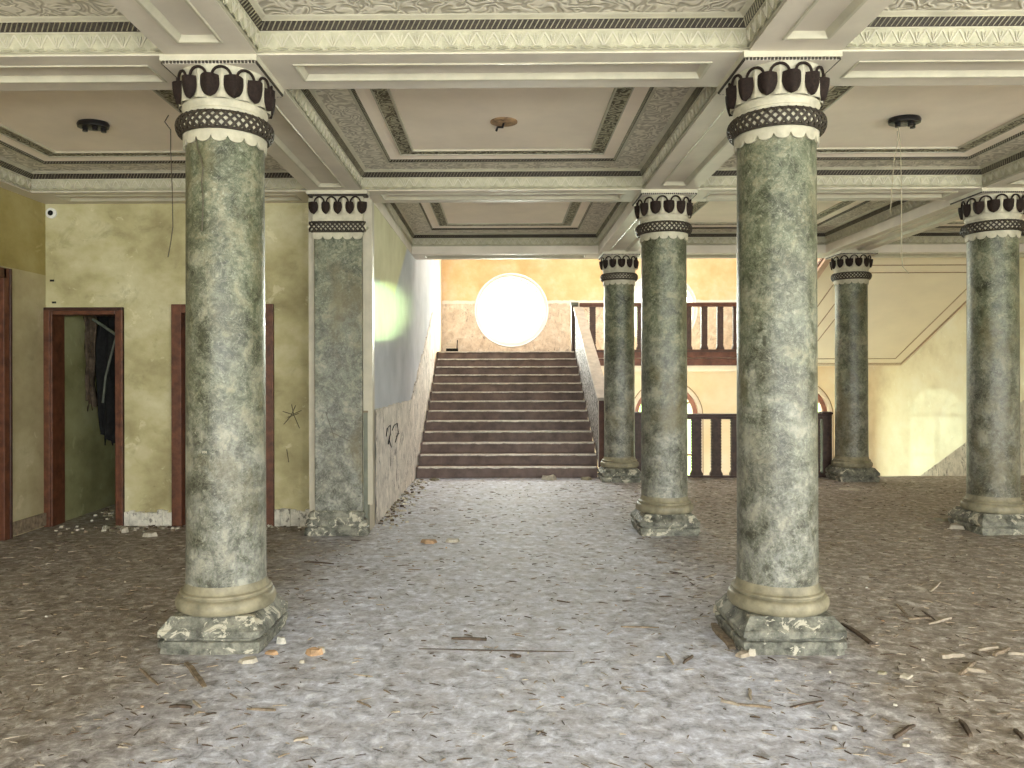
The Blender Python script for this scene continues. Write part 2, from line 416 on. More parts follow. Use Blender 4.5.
# walls
b = MB()   # left wall with a doorway near the corner
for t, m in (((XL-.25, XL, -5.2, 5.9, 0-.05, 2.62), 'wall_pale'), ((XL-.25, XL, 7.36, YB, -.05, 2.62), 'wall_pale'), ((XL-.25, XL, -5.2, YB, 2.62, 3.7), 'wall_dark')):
    b.box(*t, m)
struct(b.build('wall_left'))
b = MB()   # back wall of the left bay with two door openings
for x0, x1, z0, z1 in ((-4.02, -3.40, -.05, 2.22), (-2.43, -1.93, -.05, 2.22), (XL, -1.93, 2.22, 3.7)):
    b.box(x0, x1, YB, YB+.2, z0, z1, 'wall')
struct(b.build('wall_back'))
struct_room = MB()
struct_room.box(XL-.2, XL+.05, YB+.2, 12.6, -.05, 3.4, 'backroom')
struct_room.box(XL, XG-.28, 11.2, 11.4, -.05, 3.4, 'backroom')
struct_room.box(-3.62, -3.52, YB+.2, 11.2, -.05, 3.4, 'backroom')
struct(struct_room.build('wall_store_room'))
# stair side wall: glossy above, rough dado below following the stair
DS, RIS, GO, NST = 11.8, .158, .33, 13
YT = DS+(NST-1)*GO+.05            # front edge of the landing
ZL = NST*RIS
def dz(y): return 1.2+max(0, min(y, 16)-11.3)*.45
b = MB(); b.prismx([(8.065, -2.5), (YF+.3, -2.5), (YF+.3, 7), (12.0, 7), (12.0, 3.7), (8.065, 3.7)], XG-.28, XG, 'gloss')
struct(b.build('wall_stair_left'))
b = MB(); ys = [8.07+i*.085 for i in range(int((15.1-8.07)/.085))]
tops = [dz(y)+random.uniform(-.012, .012)+(random.uniform(-.05, .03) if y > 11.3 else 0) for y in ys]
vs = []; fs = []
NZ = 16
for i, y in enumerate(ys):
    for k in range(NZ+1):
        z = -.05+(tops[i]+.05)*k/NZ
        vs.append((XG+.012+random.uniform(0, .012), y, z))
    vs.append((XG-.002, y, tops[i]+.004))
n_ = NZ+2
for i in range(len(ys)-1):
    for k in range(n_-1): fs.append((i*n_+k, (i+1)*n_+k, (i+1)*n_+k+1, i*n_+k+1))
b.add(vs, fs, 'dado'); o = b.build('wall_dado_stair', fix=False); struct(o)
# far wall with two round and two arched windows
def circ(cx, cz, r, n=64, a0=0, a1=2*PI, close=False):
    return [(cx+r*math.cos(a0+(a1-a0)*i/n), cz+r*math.sin(a0+(a1-a0)*i/n)) for i in range(n+(1 if close else 0))]
def archpoly(cx, cz, r, zb): return [(cx-r, zb), (cx+r, zb)]+circ(cx, cz, r, 32, 0, PI, True)
AR, ZAB = .72, -1.3
b = MB(); b.holed([(XG-.28, -2.5), (XR+.3, -2.5), (XR+.3, 7), (XG-.28, 7)],
        [circ(XW, ZW, RW), circ(XW2, ZW, RW)]+[archpoly(ax, az, AR, ZAB) for ax, az in ARCH], YF, YF+.3, 'far', 'pinkcream')
struct(b.build('wall_far'))
boxes('wall_right', [(XR, XR+.3, 4.0, YF, -2.5, 7), (XR, XR+.3, -5.2, -4.2, -.3, 3.7), (XR, XR+.3, -1.9, -.5, -.3, 3.7), (XR, XR+.3, 1.7, 4.0, -.3, 3.7),
      (XR, XR+.3, -5.2, 4.0, -.3, .5), (XR, XR+.3, -5.2, 4.0, 3.0, 3.7)], 'stairwall')
# rear wall with four windows (behind the viewer)
b = MB(); b.holed([(XL-.2, -.3), (XR+.3, -.3), (XR+.3, 3.7), (XL-.2, 3.7)],
        [[(x-1, .45), (x+1, .45), (x+1, 3.05), (x-1, 3.05)] for x in (-3.3, 0, 3.3, 6.6)], -4.9, -4.7, 'wall')
struct(b.build('wall_rear'))
# rough dado of the descending flight on the right wall
b = MB(); b.prismx([(12.0, 1.22), (12.0, -.3), (15.6, -2.2), (15.6, -.68)], XR-.025, XR+.001, 'dado')
struct(b.build('wall_dado_right'))
# crumbled skirting at the foot of the back wall
def crumble(name, x0, x1, y, z1, d=.05):
    b = MB(); n = max(3, int((x1-x0)/.05)); prev = None
    xs = [x0+(x1-x0)*i/n for i in range(n+1)]
    for i in range(n):
        h = z1+random.uniform(-.03, .02); b.box(xs[i], xs[i+1]+.002, y-d*random.uniform(.35, 1), y+.01, -.04, h, 'skirt')
    return struct(b.build(name))
crumble('baseboard_back', -3.96, -3.46, YB, .14); o = crumble('baseboard_back', -2.38, -1.95, YB, .16)
b = MB(); b.box(XL, XL+.03, 7.5, YB-.02, 0, .13, 'wood'); struct(b.build('baseboard_left'))
# upper masonry over the hall, stairwell roof
boxes('ceiling_slab', [(XL-.25, XR+.3, -5.0, 12.0, 3.72, 3.95)], 'ceil')
boxes('ceiling_stairwell', [(XG-.3, XR+.3, 11.8, YF+.4, 7, 7.2)], 'ceil')
boxes('wall_stairwell_front', [(XG-.3, XR+.3, 11.8, 12.0, 3.9, 7)], 'stairwall')
boxes('wall_stairwell_base', [(-1.3, 5.0, YE-.1, YE+.0, -2.5, -.1)], 'stairwall')

# ---- coffered ceiling
BX = [(-4.64, -1.90), (-1.38, 1.39), (1.91, 4.69), (5.21, 8.0)]
BX3 = [(-1.34, 1.44), (1.98, 4.82), (5.36, 8.0)]
BY = [(-4.6, -2.06), (-1.54, 1.14), (1.66, 4.34), (4.86, 7.54)]
def coffer(x0, x1, y0, y1, dz=0, detail=True):
    rw = .0045 if y0 < 3 else .0022
    b = MB()
    P = [(0, ZB, None), (0, ZB+.004+dz, 'soffit'), (-.012, ZB+.006+dz, 'lip'), (-.012, ZB+.016+dz, 'lip'), (.004, ZB+.020+dz, 'lip'),
         (.022, ZB+.118+dz, 'frieze'), (.012, ZB+.122+dz, 'lip'), (.018, ZB+.128+dz, 'lip'), (.040, ZB+.174+dz, 'dark'), (.036, ZB+.180+dz, 'lip'),
         (.060, ZB+.190+dz, 'lip'), (.068, ZB+.196+dz, 'lip'), (.30, ZB+.196+dz, 'relief'), (.304, ZB+.190+dz, 'lip'), (.325, ZB+.190+dz, 'lip'),
         (.342, ZB+.212+dz, 'dark'), (.40, ZB+.222+dz, 'ceil'), (.445, ZB+.224+dz, 'ceil'), (.447, ZB+.218+dz, 'lip'), (.455, ZB+.218+dz, 'lip'), (.457, ZB+.224+dz, 'lip'),
         (.565, ZB+.224+dz, 'pattern'), (.567, ZB+.217+dz, 'lip'), (.582, ZB+.217+dz, 'lip'), (.585, ZB+.232+dz, 'lip')]
    def rect(a, z): return [(x0+a, y0+a, z), (x1-a, y0+a, z), (x1-a, y1-a, z), (x0+a, y1-a, z)]
    for (a0, z0, _), (a1, z1, m) in zip(P, P[1:]):
        b.add(rect(a0, z0)+rect(a1, z1), [(i, (i+1) % 4, 4+(i+1) % 4, 4+i) for i in range(4)], m)
    a, z, _ = P[-1]; b.add(rect(a, z), [(0, 1, 2, 3)], 'ceil')
    if detail:
        # chevrons, scallops and twisted rope along all four sides
        for sd in range(4):
            if sd == 0: p = Vector((x0, y1, 0)); t = Vector((1, 0, 0)); nrm = Vector((0, -1, 0)); Ln = x1-x0     # faces the viewer
            elif sd == 1: p = Vector((x0, y0, 0)); t = Vector((0, 1, 0)); nrm = Vector((1, 0, 0)); Ln = y1-y0
            elif sd == 2: p = Vector((x1, y1, 0)); t = Vector((0, -1, 0)); nrm = Vector((-1, 0, 0)); Ln = y1-y0
            else: continue
            def at(u, z, d): return p+t*u+nrm*d+Vector((0, 0, z))
            nch = round(Ln/.094); w = Ln/nch
            for k in range(nch):
                u = k*w
                for (ua, za, ub, zb) in ((u, .110, u+w/2, .036), (u+w/2, .036, u+w, .110)):
                    b.bar(at(ua, ZB+dz+za, .004+.2*(za-.036)+.002), at(ub, ZB+dz+zb, .004+.2*(zb-.036)+.002), .008, .010, 'lip', up=nrm)
                for q in (.25, .75):      # leaf stroke inside each chevron
                    b.bar(at(u+w*q*.5+w*.25, ZB+dz+.098, .022), at(u+w*.5, ZB+dz+.052, .014), .004, .006, 'lip', up=nrm)
                cs = [at(u+w/2+.038*math.cos(a_), ZB+dz+.022+.016*math.sin(a_), .012) for a_ in [PI*j/6 for j in range(7)]]
                b.tube(cs, .004, 'frieze', 4)
                # scallops hanging over the lip
                b.add([at(u+w*.1, ZB+dz+.034, .008), at(u+w*.9, ZB+dz+.034, .008), at(u+w*.75, ZB+dz+.022, .016), at(u+w*.5, ZB+dz+.017, .018), at(u+w*.25, ZB+dz+.022, .016)], [(0, 1, 2, 3, 4)], 'frieze')
            nr = round(Ln/.030); w = Ln/nr
            for k in range(1, nr-1):
                u = k*w
                b.bar(at(u, ZB+dz+.131, .021), at(u+w*.9, ZB+dz+.172, .041), rw, .007, 'basecream', up=nrm)
            nr = round((Ln-.65)/.028); w = (Ln-.65)/nr
            for k in range(nr):
                u = .325+k*w
                b.bar(at(u, ZB+dz+.194, .330), at(u+w*.6, ZB+dz+.208, .342), .0025, .005, 'frieze', up=nrm)
    o = b.build('ceiling_coffer', fix=False); struct(o)
    # outward faces: keep both-sided shading, the slab above closes it
    return o
for j, (y0, y1) in enumerate(BY):
    for i, (x0, x1) in enumerate(BX):
        coffer(x0, x1, y0, y1, 0, j >= 2)
for x0, x1 in BX3: coffer(x0, x1, 8.06, 11.47, .11, True)

def soffit_panel(b, x0, x1, y0, y1, z=ZB, ins=.13, end=.16):
    """under-face of a beam stretch with one long sunk panel"""
    if x1-x0 > y1-y0: ix, iy = end, ins
    else: ix, iy = ins, end
    def R(dx, dy, zz): return [(x0+dx, y0+dy, zz), (x1-dx, y0+dy, zz), (x1-dx, y1-dy, zz), (x0+dx, y1-dy, zz)]
    rings = [(0, 0, z, 'soffit'), (ix, iy, z, 'soffit'), (ix+.006, iy+.006, z-.006, 'lip'), (ix+.02, iy+.02, z-.004, 'lip'), (ix+.045, iy+.045, z+.026, 'lip')]
    for (a, c, z0, _), (a2, c2, z1, m) in zip(rings, rings[1:]):
        b.add(R(a, c, z0)+R(a2, c2, z1), [(i, (i+1) % 4, 4+(i+1) % 4, 4+i) for i in range(4)], m)
    b.add(R(ix+.045, iy+.045, z+.026), [(0, 1, 2, 3)], 'soffit')
def beamset():
    RY = [(-5.0, -4.6), (-2.06, -1.54), (1.14, 1.66), (4.34, 4.86), (7.54, 8.06)]
    RX = [(XL, -4.64), (-1.90, -1.38), (1.39, 1.91), (4.69, 5.21), (8.0, XR)]
    for y0, y1 in RY:                        # transverse beams
        b = MB()
        for x0, x1 in BX: soffit_panel(b, x0, x1, y0, y1)
        for x0, x1 in RX: b.add([(x0, y0, ZB), (x1, y0, ZB), (x1, y1, ZB), (x0, y1, ZB)], [(0, 1, 2, 3)], 'soffit')
        struct(b.build('ceiling_beam', fix=False))
    for x0, x1 in RX:                        # long beams
        b = MB()
        for y0, y1 in BY:
            if x1-x0 > .3: soffit_panel(b, x0, x1, y0, y1)
            else: b.add([(x0, y0, ZB), (x1, y0, ZB), (x1, y1, ZB), (x0, y1, ZB)], [(0, 1, 2, 3)], 'soffit')
        struct(b.build('ceiling_beam', fix=False))
    prev = XG
    for (x0, x1), nx in zip([(XG, -1.34), (1.44, 1.98), (4.82, 5.36), (8.0, XR)], range(4)):
        b = MB()
        if x1-x0 > .3: soffit_panel(b, x0, x1, 8.06, 11.47)
        else: b.add([(x0, 8.06, ZB), (x1, 8.06, ZB), (x1, 11.47, ZB), (x0, 11.47, ZB)], [(0, 1, 2, 3)], 'soffit')
        struct(b.build('ceiling_beam', fix=False))
    b = MB()
    for x0, x1 in BX3: soffit_panel(b, x0, x1, 11.47, 12.0)
    for x0, x1 in [(XG, -1.34), (1.44, 1.98), (4.82, 5.36), (8.0, XR)]: b.add([(x0, 11.47, ZB), (x1, 11.47, ZB), (x1, 12.0, ZB), (x0, 12.0, ZB)], [(0, 1, 2, 3)], 'soffit')
    b.add([(XG, 12.0, ZB), (XR, 12.0, ZB), (XR, 12.0, 3.95), (XG, 12.0, 3.95)], [(0, 1, 2, 3)], 'soffit')
    struct(b.build('ceiling_beam', fix=False))
beamset()

# ---- windows
def round_window(n, cx, r):
    b = MB()
    for (ra, rb, y0, y1) in ((r*.93, r*1.0, YF+.02, YF+.10), (r*.86, r*.935, YF+.10, YF+.20)):
        A = circ(cx, ZW, rb, 64); B = circ(cx, ZW, ra, 64)
        for i in range(64):
            j = (i+1) % 64
            b.add([(A[i][0], y0, A[i][1]), (A[j][0], y0, A[j][1]), (B[j][0], y0, B[j][1]), (B[i][0], y0, B[i][1]),
                   (A[i][0], y1, A[i][1]), (A[j][0], y1, A[j][1]), (B[j][0], y1, B[j][1]), (B[i][0], y1, B[i][1])],
                  [(0,1,2,3), (7,6,5,4), (3,2,6,7), (1,0,4,5)], 'white')
    o = struct(b.build('window_%d' % n, smooth=30))
    A = circ(cx, ZW, r*.93, 48); g = MB()
    g.add([(x, YF+.14, z) for x, z in A]+[(x, YF+.145, z) for x, z in A], [tuple(range(48)), tuple(range(95, 47, -1))], 'glass')
    g.build('glass', o, fix=False)
    # raised plaster ring round the opening
    b = MB(); b.tube([(cx+(r+.02)*math.cos(2*PI*i/48), YF, ZW+(r+.02)*math.sin(2*PI*i/48)) for i in range(49)], .02, 'white', 6); b.build('surround', o, smooth=50)
round_window(1, XW, RW); round_window(2, XW2, RW)
def arched_window(n, cx, cz, r):
    b = MB()
    def arc(ra, rb, y0, y1, m, zb=ZAB):
        A = [(cx-rb, zb)]+circ(cx, cz, rb, 24, PI, 0, True)+[(cx+rb, zb)]
        B = [(cx-ra, zb)]+circ(cx, cz, ra, 24, PI, 0, True)+[(cx+ra, zb)]
        for i in range(len(A)-1):
            j = i+1
            b.add([(A[i][0], y0, A[i][1]), (A[j][0], y0, A[j][1]), (B[j][0], y0, B[j][1]), (B[i][0], y0, B[i][1]),
                   (A[i][0], y1, A[i][1]), (A[j][0], y1, A[j][1]), (B[j][0], y1, B[j][1]), (B[i][0], y1, B[i][1])],
                  [(0,1,2,3), (7,6,5,4), (3,2,6,7), (1,0,4,5)], m)
    arc(r*1.0, r*1.10, YF-.03, YF, 'pinkcream'); arc(r*1.12, r*1.145, YF-.012, YF, 'fline')
    o = struct(b.build('window_%d' % n)); b = MB()
    arc(r*.86, r, YF+.08, YF+.16, 'archring'); b.build('frame', o); b = MB()
    arc(r*.50, r*.54, YF+.1, YF+.14, 'archring', cz)
    for a in [PI*k/6 for k in range(1, 6)]:
        b.bar((cx+.04*math.cos(a), YF+.12, cz+.04*math.sin(a)), (cx+r*.9*math.cos(a), YF+.12, cz+r*.9*math.sin(a)), .035, .03, 'archring', up=(0, 1, 0))
    b.box(cx-r*.95, cx+r*.95, YF+.09, YF+.15, cz-.04, cz+.02, 'archring'); b.box(cx-.025, cx+.025, YF+.1, YF+.14, ZAB, cz, 'archring')
    b.box(cx-r*.95, cx+r*.95, YF+.1, YF+.14, cz-.9, cz-.86, 'archring'); b.build('muntin', o)
    P = archpoly(cx, cz, r*.95, ZAB); g = MB(); n_ = len(P)
    g.add([(x, YF+.13, z) for x, z in P], [tuple(range(n_))], 'glass'); g.build('glass', o, fix=False)
for k, (ax, az) in enumerate(ARCH): arched_window(3+k, ax, az, AR)
def plain_window(n, fn, m='white'):
    b = MB(); fn(b); o = struct(b.build('window_%d' % n)); return o
for k, x in enumerate((-3.3, 0, 3.3, 6.6)):
    def fn(b):
        for t in ((x-1, x-.93, .45, 3.05), (x+.93, x+1, .45, 3.05), (x-1, x+1, .45, .52), (x-1, x+1, 2.98, 3.05), (x-.03, x+.03, .45, 3.05), (x-1, x+1, 2.2, 2.26)):
            b.box(t[0], t[1], -4.84, -4.77, t[2], t[3], 'white')
    plain_window(5+k, fn)
for k, y in enumerate((-3.05, .6)):
    def fn(b):
        for t in ((y-1.1, y-1.04, .5, 3.0), (y+1.04, y+1.1, .5, 3.0), (y-1.1, y+1.1, .5, .56), (y-1.1, y+1.1, 2.94, 3.0), (y-.03, y+.03, .5, 3.0)):
            b.box(XR+.1, XR+.17, t[0], t[1], t[2], t[3], 'white')
    plain_window(9+k, fn)

# ---- doors of the left bay
def frame_prof(b, x0, x1, z1, w, y0, y1, m):
    b.box(x0, x0+w, y0, y1, -.03, z1, m); b.box(x1-w, x1, y0, y1, -.03, z1, m); b.box(x0+w, x1-w, y0, y1, z1-w*.9, z1, m)
b = MB(); frame_prof(b, -4.80, -3.97, 2.28, .085, YB-.03, YB+.205, 'redwood'); b.box(-4.80, -4.735, YB-.045, YB, -.03, 2.26, 'redwood'); b.box(-4.005, -3.97, YB-.045, YB, -.03, 2.26, 'redwood')
b.box(-4.80, -3.97, YB-.045, YB, 2.245, 2.28, 'reddark')
d1 = struct(b.build('door_1', bevel=.006))
b = MB(); frame_prof(b, -3.46, -2.39, 2.31, .105, YB-.04, YB+.12, 'redwood'); d2 = struct(b.build('door_2', bevel=.006))
b = MB(); b.box(-3.355, -2.495, YB+.05, YB+.09, 0, 2.21, 'reddark')
for z0, z1 in ((.15, .95), (1.1, 2.05)):
    for x0, x1 in ((-3.25, -2.97), (-2.88, -2.6)):
        b.box(x0, x1, YB+.035, YB+.05, z0, z1, 'redwood')
leaf = b.build('door_leaf', d2, bevel=.004)
b = MB(); b.tube([(-2.56, YB+.05, 1.02), (-2.56, YB-.01, 1.02), (-2.66, YB-.012, 1.02)], .011, 'metal'); b.build('door_handle', leaf, smooth=40)
b = MB()
b.box(XL-.02, XL+.035, 7.32, 7.42, -.02, 2.6, 'redwood'); b.box(XL-.02, XL+.05, 7.395, 7.425, -.02, 2.6, 'reddark'); b.box(XL-.02, XL+.035, 5.9, 6.01, -.02, 2.6, 'redwood'); b.box(XL-.02, XL+.035, 6.01, 7.36, 2.5, 2.6, 'redwood')
d3 = struct(b.build('door_3', bevel=.005))
b = MB(); b.box(XL-.24, XL-.09, 5.85, 7.40, -.03, 2.62, 'reddark'); b.box(XL-.25, XL-.0, 5.9, 6.01, -.02, 2.6, 'reddark')
for z0, z1 in ((.2, 1.0), (1.2, 2.3)):
    for y0, y1 in ((6.12, 6.6), (6.76, 7.22)): b.box(XL-.09, XL-.075, y0, y1, z0, z1, 'redwood')
b.build('door_leaf', d3, bevel=.004)

# ================================================================== COLUMNS
def bent(r, cx=0, cy=0):
    """flat ornament coordinates (u along, z, d outward) wrapped round radius r"""
    return lambda u, z, d: (cx+(r+d)*math.sin(u/r), cy-(r+d)*math.cos(u/r), z)
def flat(x0, y0): return lambda u, z, d: (x0+u, y0-d, z)
def shield(b, f, u0, z0, w=.052, h=.118, t=.042, m='acorn'):
    R_, Q = 7, 8; vs = []
    for i in range(R_+1):
        v = i/R_; hw = w*(1-v**2.6)**.5*(1+.06*math.sin(PI*v)) if i < R_ else .001
        for k in range(Q+1):
            s_ = -1+2*k/Q; vs.append(f(u0+hw*s_, z0-h*v, t*(1-.75*s_*s_)*(1-.45*v*v)*math.cos(s_*.9)))
    fs = [(i*(Q+1)+k, i*(Q+1)+k+1, (i+1)*(Q+1)+k+1, (i+1)*(Q+1)+k) for i in range(R_) for k in range(Q)]
    top = len(vs); vs += [f(u0-w, z0, -.01), f(u0+w, z0, -.01)]
    fs.append(tuple([top]+list(range(Q+1))+[top+1]))
    b.add(vs, fs, m)
def tongue(b, f, u0, m='capcream'):
    prof = [(3.138, .062), (3.155, .045), (3.18, .024), (3.21, .018), (3.24, .022), (3.255, .034), (3.275, .038), (3.292, .030), (3.303, .008)]
    vs = []; Q = 4
    for z, w in prof:
        for k in range(Q+1):
            s_ = -1+2*k/Q; vs.append(f(u0+w*s_, z, .004+.026*(1-s_*s_)))
    b.add(vs, [(i*(Q+1)+k, i*(Q+1)+k+1, (i+1)*(Q+1)+k+1, (i+1)*(Q+1)+k) for i in range(len(prof)-1) for k in range(Q)], m)
def archlet(b, f, u0, m='acorn', RA=.048):
    pts = [f(u0+RA*math.cos(a), 3.258+.052*math.sin(a), .026) for a in [PI*j/10 for j in range(11)]]
    b.tube(pts, .0085, m, 5)
def braid(b, f, u0, u1, n, zc=3.018, hh=.047, bulge=.042):
    """dark lattice of crossing strands on a cream bulged band"""
    s_ = (u1-u0)/n
    def d(z): return bulge*math.sqrt(max(0, 1-((z-zc)/(hh*1.12))**2))
    K = 6
    for k in range(n):
        for sg in (1, -1):
            pts = []
            for j in range(K+1):
                q = j/K; z = zc-hh+2*hh*q; u = u0+(k+.5)*s_+sg*s_*1.0*(2*q-1)
                u = max(u0, min(u1, u)) if f.__name__ == 'flatf' else u
                pts.append(f(u, z, d(z)+.001))
            b.tube(pts, .0095, 'dark', 4, caps=False)
def capital_parts(root, f, U, nsh, nbraid, nsc, wrap, sh_u, ar_u):
    pass

PZ = [(.235, 0)]
def make_column(label, loc):
    root = empty('column', loc, label, 'column')
    # plinth: broken square slab with canted top
    b = MB(); h = .30
    R = [(h-.012, -.03), (h-.010, .022), (h, .026), (h, .056), (h-.006, .060), (h-.026, .063), (h-.026, .074), (h-.008, .078), (h, .086), (h, .118), (h-.012, .128), (.235, .186)]
    N4 = 10
    vs = []
    rnd = random.Random(3)
    for w, z in R:
        for sd in range(4):
            for k in range(N4):
                t = -1+2*k/N4; jit = rnd.uniform(-.006, .003) if w > .25 else 0
                c = [(t, -1), (1, t), (-t, 1), (-1, -t)][sd]
                cut = 1 - (.04 if k == 0 and w > .25 else 0)
                vs.append((c[0]*w*cut+jit*(abs(c[0]) == 1), c[1]*w*cut+jit*(abs(c[1]) == 1), z+(rnd.uniform(-.004, .002) if .0 < z < .15 else 0)))
    n4 = N4*4
    fs = [(i*n4+k, i*n4+(k+1) % n4, (i+1)*n4+(k+1) % n4, (i+1)*n4+k) for i in range(len(R)-1) for k in range(n4)]
    fs += [tuple(range(n4))[::-1], tuple((len(R)-1)*n4+k for k in range(n4))]
    b.add(vs, fs, 'plinth'); b.build('plinth', root)
    # base rings
    b = MB(); prof = [(.255, .186)]
    for j in range(11):
        a = -PI/2+PI*j/10; prof.append((.262+.026*math.cos(a), .228+.041*math.sin(a)))
    prof += [(.256, .272), (.256, .277)]
    for j in range(7):
        a = -PI/2+PI*j/6; prof.append((.254+.010*math.cos(a), .287+.010*math.sin(a)))
    prof += [(.246, .300), (.238, .312), (.234, .33), (.231, .345)]
    b.lathe(prof, 'basecream', 56); b.build('base_ring', root, smooth=35)
    b = MB(); b.lathe([(.2305, .33), (.2290, .6), (.2275, 1.4), (.2255, 2.2), (.224, 2.96)], 'column', 56); b.build('shaft', root, smooth=40)
    # scalloped collar
    b = MB(); n = 16; K = 8; vs = []; tot = n*K
    for k in range(tot):
        t = ((k % K)/K)*2-1; zb = 2.895+.034*(1-math.sqrt(max(0, 1-t*t))); a = 2*PI*k/tot
        for r, z in ((.226, zb), (.2385, zb), (.2385, zb+.012), (.240, 2.965), (.226, 2.972)): vs.append((r*math.sin(a), -r*math.cos(a), z))
    b.add(vs, [(k*5+i, ((k+1) % tot)*5+i, ((k+1) % tot)*5+i+1, k*5+i+1) for k in range(tot) for i in range(4)], 'capcream')
    b.build('scalloped_collar', root, smooth=35)
    # braid band
    b = MB(); pr = []
    for j in range(9):
        a = -PI/2+PI*j/8; pr.append((.232+.040*math.cos(a), 3.018+.05*math.sin(a)))
    b.lathe(pr, 'capcream', 48)
    f = bent(.232); braid(b, f, 0, 2*PI*.232, 36)
    for z, rr, r in ((2.972, .250, .009), (3.064, .250, .007)): b.tube([(rr*math.cos(2*PI*i/40), rr*math.sin(2*PI*i/40), z) for i in range(41)], r, 'dark', 5)
    b.build('braided_band', root, smooth=50)
    # bell
    b = MB(); b.lathe([(.234, 3.06), (.240, 3.075), (.243, 3.09), (.238, 3.094), (.240, 3.108), (.246, 3.124), (.243, 3.138), (.232, 3.145), (.228, 3.18), (.230, 3.23), (.242, 3.28), (.262, 3.325), (.262, 3.336)], 'capcream', 48, cap=True)
    f = bent(.232)
    for k in range(12): tongue(b, f, (k+.5)*2*PI*.232/12)
    for k in range(12):   # little triangles at the foot between the tongues
        u = k*2*PI*.232/12; b.add([f(u-.03, 3.14, .012), f(u+.03, 3.14, .012), f(u, 3.157, .01)], [(0, 1, 2)], 'frieze')
    b.build('bell', root, smooth=40)
    sm = MB(); shield(sm, bent(.246), 0, 3.262, .054, .122, .052); me = sm.mesh('shield', 50)
    am = MB(); archlet(am, bent(.240), 0, 'acorn', .047); me2 = am.mesh('arch_loop', 50)
    for k in range(12):
        o = bpy.data.objects.new('shield', me); o.parent = root; o.rotation_euler.z = 2*PI*k/12; C.objects.link(o)
        o = bpy.data.objects.new('arch_loop', me2); o.parent = root; o.rotation_euler.z = 2*PI*(k+.5)/12; C.objects.link(o)
    # square pad under the beam with dentils
    b = MB(); q = .275; b.box(-q, q, -q, q, 3.336, 3.374, 'lip'); b.box(-q+.012, q-.012, -q+.012, q-.012, 3.322, 3.338, 'soffit')
    for k in range(26):
        u = -q+.02+k*(2*q-.04)/25
        for (x, y) in ((u, -q+.008), (u, q-.008), (-q+.008, u), (q-.008, u)):
            b.box(x-.006, x+.006, y-.006, y+.006, 3.323, 3.337, 'dark')
    b.build('abacus', root)
    return root
cols = [('front left green stucco column with a thin crack line down its upper shaft', -1.655, 4.60),
        ('front right green stucco column with an olive stain halfway up its shaft', 1.637, 4.60),
        ('green stucco column directly behind the front right one', 1.64, 7.80),
        ('slim-looking column at the right foot of the staircase', 1.76, 11.56),
        ('rightmost green stucco column, cut by the right edge of the view', 4.95, 7.80),
        ('far column beside the brown newel and the descending stair opening', 5.23, 11.56)]
proto = None
for i, (lb, x, y) in enumerate(cols):
    if proto is None: proto = make_column(lb, (x, y, 0)); c_ = proto
    else: c_ = copy_tree(proto); c_.location = (x, y, 0); c_['label'] = lb
    c_['group'] = 'stucco columns of the hall'

# ---- square pier / pilaster at the corner of the stair wall
pr = empty('pilaster', (-1.60, 7.62, 0), 'flat grey-green pilaster ending the wall left of the staircase', 'pilaster')
x0, x1 = -.315, .315
b = MB(); b.box(x0, .262, 0, .44, -.03, 3.37, 'cream'); b.box(x0, x1, -.012, 0, .28, 3.3, 'cream'); b.build('pier', pr)
b = MB(); b.box(.228, .268, -.014, .10, 0, 1.2, 'guard'); b.box(.224, .272, -.018, .104, 1.19, 1.21, 'wood'); b.build('corner_guard', pr)
b = MB(); b.box(-.245, .225, -.075, -.01, .22, 2.96, 'column'); b.build('shaft', pr, bevel=.008)
b = MB(); P = [(.37, 0, .10), (.375, .02, .11), (.365, .075, .11), (.345, .08, .10), (.345, .09, .10), (.36, .10, .11), (.355, .15, .105), (.33, .165, .09), (.33, .18, .09), (.34, .19, .10), (.325, .225, .09), (.29, .24, .075)]
vs = []
for w, z, d in P: vs += [(-w+.03, .03, z), (-w+.03, -d, z), (-w+.06, -d-.02, z), (w-.13, -d-.02, z), (w-.09, -d, z), (w-.09, .03, z)]
b.add([(x, y, z-.01) for x, y, z in vs], [(i*6+k, i*6+k+1, (i+1)*6+k+1, (i+1)*6+k) for i in range(len(P)-1) for k in range(5)]+[tuple((len(P)-1)*6+k for k in range(6))], 'plinth'); b.build('base', pr)
ff = flat(-.01, -.075)
b = MB(); vs = []; n = 5; K = 8; tot = n*K; Wd = .49
for k in range(tot+1):
    t = ((k % K)/K)*2-1; zb = 2.895+.034*(1-math.sqrt(max(0, 1-t*t))); u = -Wd/2+Wd*k/tot
    for d, z in ((0, zb), (.016, zb), (.016, 2.975), (0, 2.975)): vs.append(ff(u, z, d))
b.add(vs, [(k*4+i, (k+1)*4+i, (k+1)*4+i+1, k*4+i+1) for k in range(tot) for i in range(3)], 'capcream')
b.box(-.01-Wd/2, -.01+Wd/2, -.075, -.01, 2.94, 3.336, 'capcream'); b.box(-.255-.0, .235, -.09, -.07, 3.07, 3.14, 'capcream'); b.build('bell', pr)
b = MB(); vs = []
for z, d, w in ((2.972, 0, .255), (3.0, .03, .28), (3.018, .036, .295), (3.036, .03, .28), (3.066, 0, .255)): vs += [ff(-w, z, 0-.06), ff(-w, z, d), ff(w, z, d), ff(w, z, -.06)]
b.add(vs, [(i*4+k, i*4+k+1, (i+1)*4+k+1, (i+1)*4+k) for i in range(4) for k in range(3)], 'capcream')
def flatf(u, z, d): return ff(u, z, d)
braid(b, flatf, -.27, .27, 12, bulge=.038)
b.bar(ff(-.26, 2.972, .012), ff(.26, 2.972, .012), .014, .02, 'dark'); b.bar(ff(-.26, 3.066, .010), ff(.26, 3.066, .010), .012, .02, 'dark')
b.build('braided_band', pr, smooth=50)
